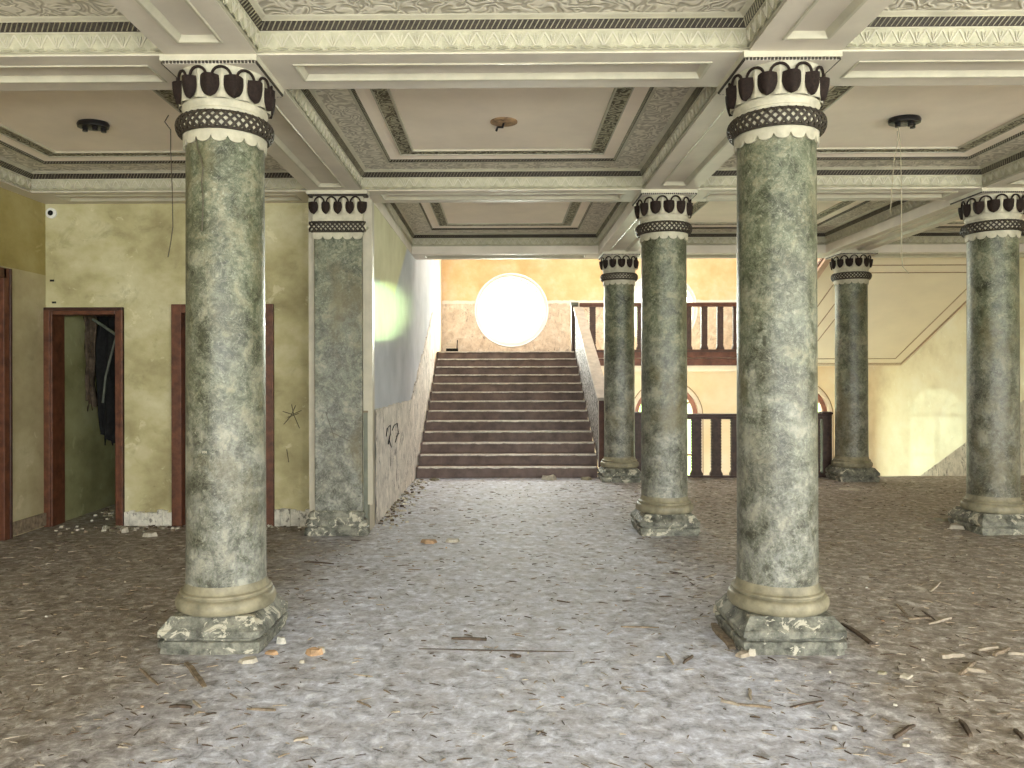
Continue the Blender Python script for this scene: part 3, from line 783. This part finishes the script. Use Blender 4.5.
for k in range(5):
    b = MB(); shield(b, ff, (k-2)*.118, 3.262, .046 if k in (1, 2, 3) else .052); b.build('shield', pr, smooth=50)
for k in range(4):
    b = MB(); archlet(b, ff, (k-1.5)*.118); b.build('arch_loop', pr, smooth=50)
    b = MB(); tongue(b, ff, (k-1.5)*.118); b.build('tongue', pr, smooth=50)
b = MB(); b.box(-.31, .29, -.12, .0, 3.336, 3.372, 'lip'); b.box(-.30, .28, -.11, 0, 3.32, 3.337, 'dark'); b.build('abacus', pr)

# ================================================================== STAIRCASE
st = empty('staircase', (0, DS, 0), 'wide red-brown staircase with pale worn nosings below the round window', 'staircase')
for k in range(1, NST+1):
    b = MB(); y0 = (k-1)*GO; xr = 1.4985 if k > 1 else 1.46
    last = k == NST
    pts = [(y0, (k-1)*RIS-.03), (y0+.0, k*RIS-.035), (y0-.025, k*RIS-.03), (y0-.025, k*RIS-.004), (y0+GO+.03, k*RIS-.004), (y0+GO+.03, (k-1)*RIS-.03)]
    b.prismx(pts, XG+.03, xr, 'step'); s_ = b.build('step', st)
    b = MB(); xs = [XG+.06+(xr-XG-.08)*i/40 for i in range(41)]
    vs = []
    for x in xs:
        j1 = random.uniform(-.004, .004); e = random.uniform(.016, .024)
        vs += [(x, y0-.030, k*RIS-e+j1), (x, y0-.031, k*RIS+.002), (x, y0+.05+random.uniform(-.02, .03), k*RIS+.001)]
    b.add(vs, [(i*3+j, (i+1)*3+j, (i+1)*3+j+1, i*3+j+1) for i in range(40) for j in range(2)], 'nosing')
    b.build('nosing', s_, fix=False)
# solid parapet on the right of the flight
pp = empty('stair_parapet', (1.5, DS, 0), 'solid sloping stair parapet with pale flat handrail right of the steps', 'parapet')
y_a, z_a, y_b, z_b = .08, 1.20, YT-DS, ZL+.93
b = MB(); b.prismx([(y_a, .12), (y_b+.06, ZL-.12), (y_b+.06, z_b-.03), (y_a, z_a-.03)], 0, .13, 'scaly'); b.build('side_panel', pp)
b = MB(); b.prismx([(y_a-.04, z_a-.035), (y_b+.06, z_b-.035), (y_b+.06, z_b+.012), (y_a-.04, z_a+.012)], -.035, .165, 'cap'); b.build('handrail', pp, bevel=.006)
b = MB(); b.box(-.012, .145, y_a-.03, y_a+.02, .14, z_a-.035, 'rustband'); b.box(-.02, -.010, y_a-.035, y_a+.02, .14, z_a-.035, 'cap'); b.build('front_panel', pp)
b = MB(); b.box(-.07, .06, y_b, y_b+.12, ZL, z_b+.01, 'balus'); b.box(-.085, .075, y_b-.015, y_b+.135, z_b+.01, z_b+.075, 'pipe'); b.build('post', pp, bevel=.005)
# landing and balcony
b = MB(); b.box(XG, 1.6, YT+.02, YF, ZL-.3, ZL, 'step'); b.box(1.6, XR, YT+.05, YF, ZL-.3, ZL-.005, 'stairsoffit'); struct(b.build('floor_landing'))
b = MB(); b.box(1.62, 5.2, YT-.02, YT+.05, ZL-.14, ZL, 'rustband'); b.box(1.62, 5.2, YT-.05, YT+.05, ZL-.02, ZL+.012, 'balus')
b.box(1.62, 5.2, YT-.0, YT+.05, ZL-.30, ZL-.15, 'rustband'); b.box(1.62, 5.2, YT+.03, YT+.16, ZL-.42, ZL-.30, 'stairsoffit'); struct(b.build('trim_balcony_fascia'))
def baluster_mesh(h, w, m='balus', nt=17):
    pts = []; z0 = .14*h; z1 = h*.97
    L_ = [(-w*.62, 0), (-w*.62, .06*h), (-w*.5, .09*h)]
    for k in range(nt):
        z = z0+(z1-z0)*k/nt; dzz = (z1-z0)/nt
        L_ += [(-w*.43, z), (-w*.5, z+dzz*.3), (-w*.5, z+dzz*.7)]
    L_ += [(-w*.45, z1), (-w*.45, h)]
    b = MB(); pts = L_+[(-x, z) for x, z in L_[::-1]]; b.prism(pts, -.035, .035, m); return b.mesh('baluster')
def balustrade(name, label, x0, x1, y, z, h, xs, w, rail, posts=()):
    r = empty(name, (x0, y, z), label, 'balustrade')
    me = baluster_mesh(h-.05, w)
    for x in xs:
        o = bpy.data.objects.new('baluster', me); o.location = (x-x0, 0, .01); o.parent = r; C.objects.link(o)
    b = MB(); b.prismx([(-.06, h-.07), (.06, h-.07), (.06, h-.03), (.075, h-.025), (.075, h+.01), (-.075, h+.01), (-.075, h-.025), (-.06, h-.03)], 0, x1-x0, rail); b.build('top_rail', r)
    b = MB(); b.box(0, x1-x0, -.05, .05, 0, .03, rail); b.build('bottom_rail', r)
    for px in posts:
        b = MB(); b.box(px-x0-.07, px-x0+.07, -.07, .07, 0, h+.04, 'balus'); b.box(px-x0-.085, px-x0+.085, -.085, .085, h+.0, h+.03, 'reddark'); b.build('newel_post', r, bevel=.005)
    return r
sp_ = 15.9*YT/769
balustrade('balustrade', 'upper brown balustrade on the balcony right of the staircase landing', 1.60, 5.14, YT+.03, ZL, .98,
           [(706-504+15.9*k)*YT/769 for k in range(-7, 4)], .13, 'rustband', posts=(5.05,))
YL = 11.86
balustrade('balustrade', 'lower brown balustrade at the floor edge between the columns', 1.93, 4.98, YL, -.02, .97,
           [(697.7-504+19.6*k)*YL/769 for k in range(-3, 7) if (697.7-504+19.6*k)*YL/769 < 4.85], .150, 'reddark', posts=(2.08, 4.97))

# upper return flight: its soffit, string and steps
fl = empty('return_stair_flight', (0, 0, 0), 'upper stair flight with smooth cream soffit rising over the descending stairs', 'staircase')
X0f = 5.22; sl = RIS/GO; Yb_, Yt_ = 15.85, 11.98
def zs(y): return 1.74+(Yb_-y)*sl
b = MB(); b.prismx([(Yb_, zs(Yb_)), (Yt_, zs(Yt_)), (Yt_, zs(Yt_)+.10), (Yb_, zs(Yb_)+.10)], X0f+.05, XR, 'stairsoffit'); sf = b.build('soffit', fl)
def lineon(b, xa, ya, xb, yb_, w=.014):
    b.bar((xa, ya, zs(ya)-.004), (xb, yb_, zs(yb_)-.004), w, .012, 'fline', up=(0, sl, 1))
b = MB()
for (xa, xb, ya, yb2) in ((5.87, 8.13, 12.52, 15.74), (6.08, 7.92, 12.72, 15.55), (5.6, 8.15, 12.25, 15.8)):
    lineon(b, xa, ya, xb, ya); lineon(b, xa, yb2, xb, yb2); lineon(b, xa, ya, xa, yb2); lineon(b, xb, ya, xb, yb2)
b.build('stencil_border', fl)
b = MB(); b.prismx([(Yb_+.1, ZL-.32), (Yt_, zs(Yt_)-.04), (Yt_, zs(Yt_)+.40), (Yb_+.1, ZL+.12)], X0f-.05, X0f+.05, 'bandpink')
b.prismx([(Yb_+.1, ZL-.26), (Yt_, zs(Yt_)+.02), (Yt_, zs(Yt_)+.07), (Yb_+.1, ZL-.21)], X0f-.065, X0f-.05, 'rustband'); b.build('string', fl)
for k in range(12):
    b = MB(); y1 = Yb_-k*GO; b.box(X0f+.05, XR, y1-GO, y1, zs(y1-GO)+.09, ZL+(k+1)*RIS, 'step'); b.build('step', fl)
me = baluster_mesh(.9, .13)
for k in range(12):
    y1 = Yb_-(k+.5)*GO; o = bpy.data.objects.new('baluster', me); o.location = (X0f, y1, ZL+k*RIS+.14); o.rotation_euler.z = PI/2; o.parent = fl; C.objects.link(o)
b = MB(); b.bar((X0f, Yb_, ZL+1.02), (X0f, Yt_+.05, ZL+1.02+(Yb_-Yt_-.05)*sl), .12, .07, 'rustband'); b.build('handrail', fl)
# cornice mouldings where the flight meets the upper floor
b = MB()
for z, d, m in ((3.36, .0, 'lip'), (3.30, .0, 'fline'), (3.27, 0, 'stairsoffit')): pass
# descending flight
df = empty('descending_stair_flight', (0, 0, 0), 'stair flight going down behind the far right column', 'staircase')
for k in range(13):
    b = MB(); y0 = YE+.02+k*GO; b.box(5.06, XR-.03, y0, y0+GO+.03, -(k+1)*RIS-.25, -(k+1)*RIS, 'step'); b.build('step', df)

# ================================================================== SMALL THINGS
# ceiling lights
def ceiling_light(x, y, label, extra=False):
    r = empty('ceiling_light', (x, y, ZB+.232), label, 'ceiling light', 'stripped ceiling lamp holders')
    b = MB(); b.lathe([(.001, 0), (.11, 0), (.12, -.018), (.115, -.042), (.05, -.05), (.001, -.05)], 'metal', 32)
    b.v = [(x_*1.05, y_*.8, z_) for x_, y_, z_ in b.v]; b.build('mounting_plate', r, smooth=40)
    for dx, dy in ((-.06, -.01), (.03, -.03), (.075, .02)):
        b = MB(); b.lathe([(.001, -.03), (.024, -.03), (.026, -.05), (.020, -.055), (.020, -.075), (.001, -.075)], 'metal', 16, dx, dy); b.build('lamp_socket', r, smooth=40)
    return r
ceiling_light(-3.29, 6.17, 'black bulbless ceiling lamp holder over the left doors')
ceiling_light(3.22, 6.17, 'black ceiling lamp holder on the right with wires dangling from it')
r = empty('ceiling_rose', (.02, 6.2, ZB+.232), 'small round beige ceiling rose with a torn wire stub in the centre bay', 'ceiling rose')
b = MB(); b.lathe([(.001, -.001), (.11, -.001), (.11, -.008), (.09, -.014), (.03, -.016), (.001, -.016)], 'tan', 32); b.build('plate', r, smooth=40)
b = MB(); b.tube([(0, 0, -.01), (-.01, -.01, -.05), (-.05, -.03, -.055), (-.06, -.05, -.09)], .010, 'metal', 6); b.build('wire_stub', r, smooth=50)
def px(x, y, Y): return ((x-504)*Y/769, Y, 1.55+(376-y)*Y/769)
def wire(name, pts, r, m, label):
    b = MB(); P = [Vector(p) for p in pts]; Q = []
    for i in range(len(P)-1):
        for j in range(4): Q.append(P[i].lerp(P[i+1], j/4))
    Q.append(P[-1]); b.tube(Q, r, m, 5)
    return tag(b.build(name, smooth=60), label, 'wire')
wire('hanging_wire', [px(898, 133, 6.1), px(899, 142, 6.1), px(895, 160, 6.1), px(893, 185, 6.1), px(891, 214, 6.1)], .0032, 'wirelt', 'shorter of two thin wires hanging from the right lamp holder')
wire('hanging_wire', [px(899, 129, 6.12), px(901, 142, 6.12), px(902, 185, 6.12), px(902, 222, 6.12), px(902, 255, 6.12), px(903, 268, 6.12), px(909, 275, 6.12)], .0032, 'wirelt', 'longer of two thin wires hanging from the right lamp holder')
wire('hanging_wire', [(px(170, 128, 6.0)[0], 6.0, 3.6), px(166, 120, 6.0), px(172, 128, 6.0), px(172, 150, 6.0), px(173.5, 190, 6.0), px(174, 225, 6.0), px(172, 240, 6.0), px(169, 256, 6.0)], .004, 'wire', 'thin dark wire hanging just left of the front left column')
wire('hanging_wire', [(-1.655+.235*math.sin(a), 4.6-.235*math.cos(a), z) for a, z in ((-.42, 2.93), (-.36, 2.86), (-.26, 2.80), (-.20, 2.74), (-.24, 2.66), (-.20, 2.58), (-.21, 2.48), (-.24, 2.38))], .0035, 'wire', 'thin crooked wire lying against the upper shaft of the front left column')
# number plate on the left column
b = MB(); rr = .2312
for i in range(4):
    pass
a0, a1 = -.27, -.08
vs = [(-1.655+rr*math.sin(a), 4.6-rr*math.cos(a), z) for z in (1.105, 1.135) for a in [a0+(a1-a0)*i/6 for i in range(7)]]
vs += [(-1.655+(rr-.006)*math.sin(a), 4.6-(rr-.006)*math.cos(a), z) for z in (1.105, 1.135) for a in [a0+(a1-a0)*i/6 for i in range(7)]]
b.add(vs, [(i, i+1, 8+i, 7+i) for i in range(6)]+[(14+i, 15+i, 22+i, 21+i)[::-1] for i in range(6)], 'pipe')
for q in (.2, .42, .66):
    aa = a0+(a1-a0)*q; b.tube([(-1.655+(rr+.001)*math.sin(aa+.012*math.cos(t)), 4.6-(rr+.001)*math.cos(aa), 1.12+.007*math.sin(t)) for t in [2*PI*j/8 for j in range(9)]], .0013, 'capcream', 4)
tag(b.build('number_plate'), 'tiny grey number plate on the shaft of the front left column', 'number plate')
# small camera dome on the back wall, wall sockets
r = empty('wall_box', px(52, 211.5, YB), 'small white round box with a dark hole high beside the corner', 'junction box')
b = MB(); b.lathe([(.001, 0), (.055, 0), (.055, .02), (.04, .026), (.001, .026)], 'white', 20); o = b.build('housing', r, smooth=40); o.rotation_euler.x = PI/2
b = MB(); b.lathe([(.001, .026), (.028, .026), (.028, .030), (.001, .030)], 'black', 16); o = b.build('socket_hole', r, smooth=40); o.rotation_euler.x = PI/2
for x, y, lb in ((52, 279, 'dark wall hole below the white round box'), (54, 301, 'small dark hole just above the left door frame')):
    b = MB(); P = px(x, y, YB-.002); b.box(P[0]-.022, P[0]+.022, YB-.006, YB+.01, P[2]-.01, P[2]+.01, 'black'); tag(b.build('wall_fixing'), lb, 'fixing')
# scratched marks in the plaster
def strokes(name, segs, Y, m, r_, label, axis='y'):
    b = MB()
    for seg in segs:
        if axis == 'y': pts = [px(x, y, Y) for x, y in seg]
        else:
            pts = []
            for x, y in seg:
                yy = Y*769/(x-504); pts.append((Y, yy, 1.55+(376-y)*yy/769))
        b.tube(pts, r_, m, 4)
    return struct(b.build(name), label)
strokes('wall_scratches', [[(293, 404), (295, 414), (301, 428)], [(297, 405), (292, 416), (285, 424)], [(284, 411), (294, 414), (303, 410)], [(289, 417), (300, 413)], [(288, 449), (290, 462)]], YB-.002, 'wire', .004, 'star-shaped scratch on the back wall')
strokes('wall_scratches', [[(327, 411), (336, 438)], [(333, 432), (352, 441)]], 7.545, 'wire', .003, 'crossing scratches on the pilaster')
strokes('wall_scribble', [[(388, 436), (389, 428), (392, 425), (392, 434), (390, 444)], [(394, 430), (396, 425), (399, 423), (400, 432), (397, 442)], [(391, 440), (393, 447)], [(398, 436), (401, 433)]], XG+.026, 'black', .006, 'dark scribble on the peeling dado', 'x')
# hanging black rags and pipes in the store room doorway
r = empty('torn_insulation', (-4.55, 8.75, 2.2), 'black torn sheet hanging inside the left doorway', 'torn sheet')
def rag(x0, x1, y, zt, zb, seed, mat='black'):
    rn = random.Random(seed); b = MB(); n = 14; m_ = 22; vs = []
    for i in range(n+1):
        u = i/n; zbot = zb+rn.uniform(-.06, .06)+.10*abs(u-.6)
        for j in range(m_+1):
            v = j/m_; wob = .035*math.sin(u*17+v*4+seed)+.02*math.sin(v*9+u*5)
            wd = (1-.25*v); vs.append((x0+(x1-x0)*(u*wd+.25*v*.55)+.01*math.sin(v*13+u*7), y+wob, zt+(zbot-zt)*v))
    fs = [(i*(m_+1)+j, (i+1)*(m_+1)+j, (i+1)*(m_+1)+j+1, i*(m_+1)+j+1) for i in range(n) for j in range(m_)]
    b.add(vs, fs, mat); return b
o = rag(-.10, .30, 0, 0.12, -1.42, 2).build('sheet', r, smooth=60, fix=False); s_ = o.modifiers.new('t', 'SOLIDIFY'); s_.thickness = .012
o = rag(-.19, -.05, -.06, 0.05, -1.0, 5, 'wooddark').build('torn_flap', r, smooth=60, fix=False); s_ = o.modifiers.new('t', 'SOLIDIFY'); s_.thickness = .01
b = MB(); b.tube([px(93, 318, 8.5), px(104, 325, 8.5), px(117, 334, 8.5)], .016, 'pipe', 8); b.tube([px(117, 334, 8.5), px(112, 352, 8.5), px(106, 375, 8.5), px(103, 402, 8.5)], .013, 'pipe', 8)
tag(b.build('bent_pipe', smooth=50), 'bent grey pipe dangling in front of the black sheet in the doorway', 'pipe')
# dark board on the landing
b = MB(); b.box(-1.24, -.98, 17.05, 17.2, ZL, ZL+.11, 'black'); b.tube([(-1.0, 17.1, ZL+.1), (-.99, 17.1, ZL+.3)], .012, 'black')
tag(b.build('charred_board'), 'dark charred board lying on the landing beside the left wall', 'board')

# ---- debris on the floor
from mathutils import noise as _n
def fz(x, y): return _n.noise(Vector((x*.9, y*.9, 0)))*.010+_n.noise(Vector((x*3.1, y*3.1, 4)))*.006-.012
def gp(x, y):
    Y = 1.55*769/(y-376); return ((x-504)*Y/769, Y)
def stick_mesh(rn, L_, w, h, m):
    b = MB(); n = 4; vs = []
    for i in range(n+1):
        t = i/n; x = -L_/2+L_*t; k = 1 if 0 < i < n else rn.uniform(.6, .98); yo = rn.uniform(-1, 1)*w*.25
        vs += [(x, yo-w/2*k, 0), (x, yo+w/2*k, 0), (x, yo+w/2*k*.8, h*k), (x, yo-w/2*k*.8, h*k)]
    fs = [(i*4+k, i*4+(k+1) % 4, (i+1)*4+(k+1) % 4, (i+1)*4+k) for i in range(n) for k in range(4)]+[(3, 2, 1, 0), (n*4, n*4+1, n*4+2, n*4+3)]
    b.add(vs, fs, m); return b
def chip_mesh(rn, r, h, m):
    b = MB(); n = rn.randint(5, 8); A = sorted(rn.uniform(0, 2*PI) for _ in range(n)); A = [2*PI*(i+rn.uniform(-.3, .3))/n for i in range(n)]
    R_ = [r*rn.uniform(.6, 1.1) for _ in A]
    vs = [(R_[i]*math.cos(A[i]), R_[i]*math.sin(A[i])*.7, 0) for i in range(n)]+[(R_[i]*.8*math.cos(A[i]), R_[i]*.55*math.sin(A[i]), h*rn.uniform(.7, 1.1)) for i in range(n)]
    b.add(vs, [tuple(range(n))[::-1], tuple(range(n, 2*n))]+[(i, (i+1) % n, n+(i+1) % n, n+i) for i in range(n)], m); return b
def put(me_or_b, name, x, y, rz, label, cat, group=None, ry=0, dzz=0):
    if isinstance(me_or_b, MB): o = me_or_b.build(name)
    else: o = bpy.data.objects.new(name, me_or_b); C.objects.link(o)
    o.location = (x, y, fz(x, y)+dzz-.001); o.rotation_euler = (0, ry, rz); return tag(o, label, cat, group)
rn = random.Random(11)
# individually recognisable pieces  (pixel ends -> floor)
def stick_px(xa, ya, xb, yb_, w, h, m, label, name='wood_strip', cat='wood strip', lift=0):
    a = gp(xa, ya); c = gp(xb, yb_); L_ = math.hypot(c[0]-a[0], c[1]-a[1]); rz = math.atan2(c[1]-a[1], c[0]-a[0])
    return put(stick_mesh(rn, L_, w, h, m), name, (a[0]+c[0])/2, (a[1]+c[1])/2, rz, label, cat, None, 0, lift)
for a in [
  (186, 662, 206, 686, .030, .012, 'wood', 'flat grey splinter leaning out from the front left plinth'),
  (140, 668, 158, 684, .014, .012, 'wood', 'brown splinter left of the flat grey one at the front left plinth'),
  (170, 706, 192, 707, .018, .012, 'wooddark', 'short dark stick on the floor in front of the left plinth'),
  (193, 700, 201, 707, .012, .010, 'woodpale', 'tiny pale pair-ended stick beside the short dark stick'),
  (247, 708, 276, 709, .014, .010, 'wood', 'thin brown stick below and right of the left plinth'),
  (305, 561, 335, 563, .014, .010, 'wooddark', 'long thin dark twig right of the left column base'),
  (294, 738, 309, 736, .020, .010, 'woodpale', 'pale stub of wood on the floor near the bottom edge, left of centre'),
  (453, 637, 488, 638, .022, .014, 'wooddark', 'dark stick lying in the middle of the pale floor'),
  (511, 654, 522, 655, .024, .014, 'wooddark', 'stubby dark chip of wood just right of the long floor crack'),
  (420, 647, 575, 650, .010, .006, 'wooddark', 'very long thin lath lying across the middle of the floor'),
  (622, 625, 660, 626, .012, .008, 'wood', 'thin brown lath left of the front right plinth'),
  (667, 652, 674, 663, .012, .010, 'woodpale', 'pale match-like splinter in front of the right plinth, left one'),
  (684, 662, 693, 655, .014, .012, 'wooddark', 'dark match-like splinter in front of the right plinth, right one'),
  (740, 655, 752, 648, .055, .024, 'woodpale', 'broad broken board piece leaning at the right plinth corner'),
  (714, 622, 733, 647, .055, .02, 'wood', 'broken grey board lying along the left side of the right plinth'),
  (722, 699, 740, 704, .014, .012, 'woodpale', 'pale stick at the upper left of the stick cluster near the bottom'),
  (738, 703, 772, 706, .012, .010, 'wood', 'long thin stick in the cluster below the right plinth'),
  (750, 687, 751, 698, .014, .012, 'woodpale', 'upright-lying pale splinter above the long thin stick'),
  (790, 704, 824, 697, .010, .010, 'wooddark', 'dark thin twig right of the stick cluster'),
  (940, 655, 962, 653, .030, .022, 'woodpale', 'pale thick stick with a dark shadow on the right floor'),
  (958, 672, 974, 660, .020, .018, 'wood', 'left of two crossed sticks on the right floor'),
  (966, 668, 984, 670, .022, .018, 'woodpale', 'right pale one of two crossed sticks on the right floor'),
  (978, 649, 996, 646, .020, .016, 'woodpale', 'pale stick near the right edge, behind the crossed sticks'),
  (992, 654, 1008, 647, .020, .016, 'wood', 'brown stick pointing to the right edge of the view'),
  (1006, 652, 1024, 653, .018, .014, 'woodpale', 'pale stick cut by the right edge of the view'),
  (908, 617, 930, 616, .018, .014, 'wood', 'brown stick behind on the right floor, left end of a small pile'),
  (928, 622, 950, 616, .016, .014, 'woodpale', 'pale stick across the small pile on the right floor'),
  (930, 590, 940, 581, .018, .012, 'woodpale', 'pale slanted splinter on the far right floor'),
  (932, 591, 954, 592, .012, .010, 'wood', 'thin brown stick beside the pale slanted splinter'),
  (893, 734, 913, 722, .016, .014, 'wooddark', 'dark slanted stick in the brown dirt at lower right'),
  (1013, 727, 1023, 737, .018, .014, 'wooddark', 'short dark stick at the right edge near the bottom'),
  (958, 718, 970, 733, .020, .016, 'wooddark', 'dark broken twig in the dirt at lower right'),
  (842, 622, 872, 642, .03, .014, 'wooddark', 'long dark sliver beside the right corner of the right plinth'),
  (705, 577, 717, 573, .020, .012, 'woodpale', 'pale sliver behind the front right column on its left'),
  (896, 602, 906, 612, .018, .012, 'wood', 'short brown chip of wood right of the front right column'),
  (921, 608, 935, 618, .012, .010, 'wooddark', 'small dark splinter between two pale ones on the right')]:
    stick_px(*a)
def chip_px(x, y, r, h, m, label, name='plaster_chip', cat='plaster chip'):
    g = gp(x, y); return put(chip_mesh(rn, r, h, m), name, g[0], g[1], rn.uniform(-.5, .5), label, cat)
chip_px(315, 652, .055, .035, 'tan', 'tan and white lump of plaster right of the front left plinth')
chip_px(322, 650, .030, .03, 'chip', 'white half of the plaster lump right of the front left plinth')
chip_px(303, 661, .018, .015, 'chip', 'tiny white crumb beside the tan plaster lump')
chip_px(430, 541, .10, .03, 'tan', 'orange-brown scrap of plaster on the floor before the stairs')
chip_px(454, 540, .085, .03, 'chip', 'pale scrap of plaster beside the orange-brown one')
chip_px(905, 674, .050, .012, 'chip', 'pale oval flake on the right floor')
chip_px(880, 670, .035, .012, 'basecream', 'dull flake left of the pale oval one')
chip_px(905, 742, .022, .012, 'chip', 'small pale flake in the brown dirt near the bottom')
chip_px(834, 725, .020, .018, 'woodpale', 'small upright crumb between the plinth and the bottom edge')
chip_px(850, 489, .16, .02, 'chip', 'flat white flake before the far right column')
chip_px(551, 479, .12, .07, 'chip', 'broken white lump at the foot of the stairs, centre right')
chip_px(588, 479, .10, .05, 'basecream', 'grey lump at the right foot of the stairs')
chip_px(436, 479, .12, .03, 'basecream', 'flat grey piece at the left foot of the stairs')
chip_px(960, 527, .16, .04, 'chip', 'long white broken slab left of the rightmost column plinth')
chip_px(942, 520, .10, .03, 'basecream', 'grey stone piece at the left corner of the rightmost plinth')
chip_px(718, 610, .045, .05, 'skirt', 'rounded pebble of plaster at the left rear of the right plinth')
chip_px(735, 632, .035, .045, 'skirt', 'round grey pebble wedged by the board at the right plinth')
chip_px(752, 653, .03, .045, 'chip', 'pale pebble at the front left corner of the right plinth')
chip_px(250, 660, .06, .02, 'chip', 'strip of flaked paint in front of the left plinth')
chip_px(272, 652, .05, .02, 'tan', 'curl of tan paint near the right corner of the left plinth')
chip_px(282, 641, .04, .04, 'skirt', 'grey rubble bit by the right side of the left plinth')
chip_px(150, 535, .09, .04, 'chip', 'pale rubble lump at the wall between the two left doors')
chip_px(124, 531, .07, .05, 'chip', 'white rubble at the right foot of the open left doorway')
# scattered splinters, every one its own object
meshes = [stick_mesh(rn, rn.uniform(.03, .11), rn.uniform(.005, .010), rn.uniform(.004, .008), m).mesh('splinter') for m in ('wood', 'woodpale', 'wooddark', 'wood', 'wooddark') for _ in range(3)]
def freepos(x, y, r=.36):
    return all(max(abs(x-c[1]), abs(y-c[2])) > r for c in cols) and not (x < XG+.1 and y > 7.3) and x > XL+.1 and not (y > 11.6)
cnt = 0
while cnt < 190:
    side = rn.random()
    if side < .46: x = rn.uniform(1.3, 5.5); y = rn.uniform(2.9, 9.5)
    elif side < .72: x = rn.uniform(-4.7, -1.2); y = rn.uniform(2.9, 7.9)
    else: x = rn.uniform(-1.4, 1.4); y = rn.uniform(2.8, 11)
    if not freepos(x, y): continue
    lbl, grp = (('thin splinter among the litter on the brown floor right of the columns', 'splinters right of the columns') if x > 1.3 else
                ('thin splinter among the litter on the brown floor of the left bay', 'splinters in the left bay') if x < -1.2 else
                ('thin splinter scattered on the pale middle of the floor', 'splinters along the middle'))
    put(rn.choice(meshes), 'splinter', x, y, rn.gauss(0, .7), lbl, 'splinter', grp); cnt += 1
cm = [chip_mesh(rn, rn.uniform(.007, .015), rn.uniform(.005, .010), m).mesh('plaster_crumb') for m in ('chip', 'skirt', 'basecream', 'tan') for _ in range(3)]
cnt = 0
while cnt < 110:
    x = rn.uniform(-4.6, 5.6); y = rn.uniform(2.8, 11.2)
    if not freepos(x, y): continue
    lbl, grp = (('small crumb of plaster on the brown floor right of the columns', 'crumbs right of the columns') if x > 1.3 else
                ('small crumb of plaster on the floor of the left bay', 'crumbs in the left bay') if x < -1.3 else
                ('small crumb of plaster on the pale middle of the floor', 'crumbs along the middle'))
    put(rn.choice(cm), 'plaster_crumb', x, y, rn.uniform(0, 6), lbl, 'plaster crumb', grp); cnt += 1
# fine litter nobody could count
b = MB()
for _ in range(10000):
    x = rn.uniform(-4.6, 7.5); y = 2.6+8.8*rn.random()**1.3
    if abs(x) < 1.3 and rn.random() < .55: continue
    if not freepos(x, y, .33): continue
    z = fz(x, y); a = rn.gauss(0, .8); L_ = rn.uniform(.006, .035); w = rn.uniform(.002, .006); c, s_ = math.cos(a)*L_, math.sin(a)*L_
    h = rn.uniform(.002, .007); m = rn.choice(['wood', 'wooddark', 'wooddark', 'wood', 'woodpale'])
    b.add([(x-c, y-s_, z-.001), (x+c, y+s_, z-.001), (x+c-s_*w/L_, y+s_+c*w/L_, z-.001), (x-c, y-s_, z+h), (x+c, y+s_, z+h*.6), (x-s_*w/L_, y+c*w/L_, z+h)],
          [(0, 1, 4, 3), (1, 2, 5, 4), (2, 0, 3, 5), (3, 4, 5)], m)
o = b.build('floor_litter', fix=False); tag(o, 'fine chaff and dust litter strewn over the hall floor', 'litter', None, 'stuff')
# rubble along the stair wall foot and around the left doors
b = MB()
for _ in range(420):
    q = rn.random()
    if q < .45: x = XG+.03+abs(rn.gauss(0, .12)); y = rn.uniform(7.9, 11.6)
    elif q < .8: x = rn.uniform(-4.6, -1.95); y = YB-.06-abs(rn.gauss(0, .16))
    else: x = rn.uniform(-4.65, -4.1); y = rn.uniform(8.3, 10.4)
    r_ = rn.uniform(.008, .032); z = fz(x, y) if y < 11.9 else -.01
    k = MB(); k = chip_mesh(rn, r_, r_*.7, rn.choice(['skirt', 'wood', 'chip', 'wooddark', 'basecream']))
    b.add([(vx+x, vy+y, vz+z) for vx, vy, vz in k.v], k.f, k.mats[0])
tag(b.build('wall_rubble', fix=False), 'crumbled plaster rubble heaped along the foot of the walls', 'rubble', None, 'stuff')
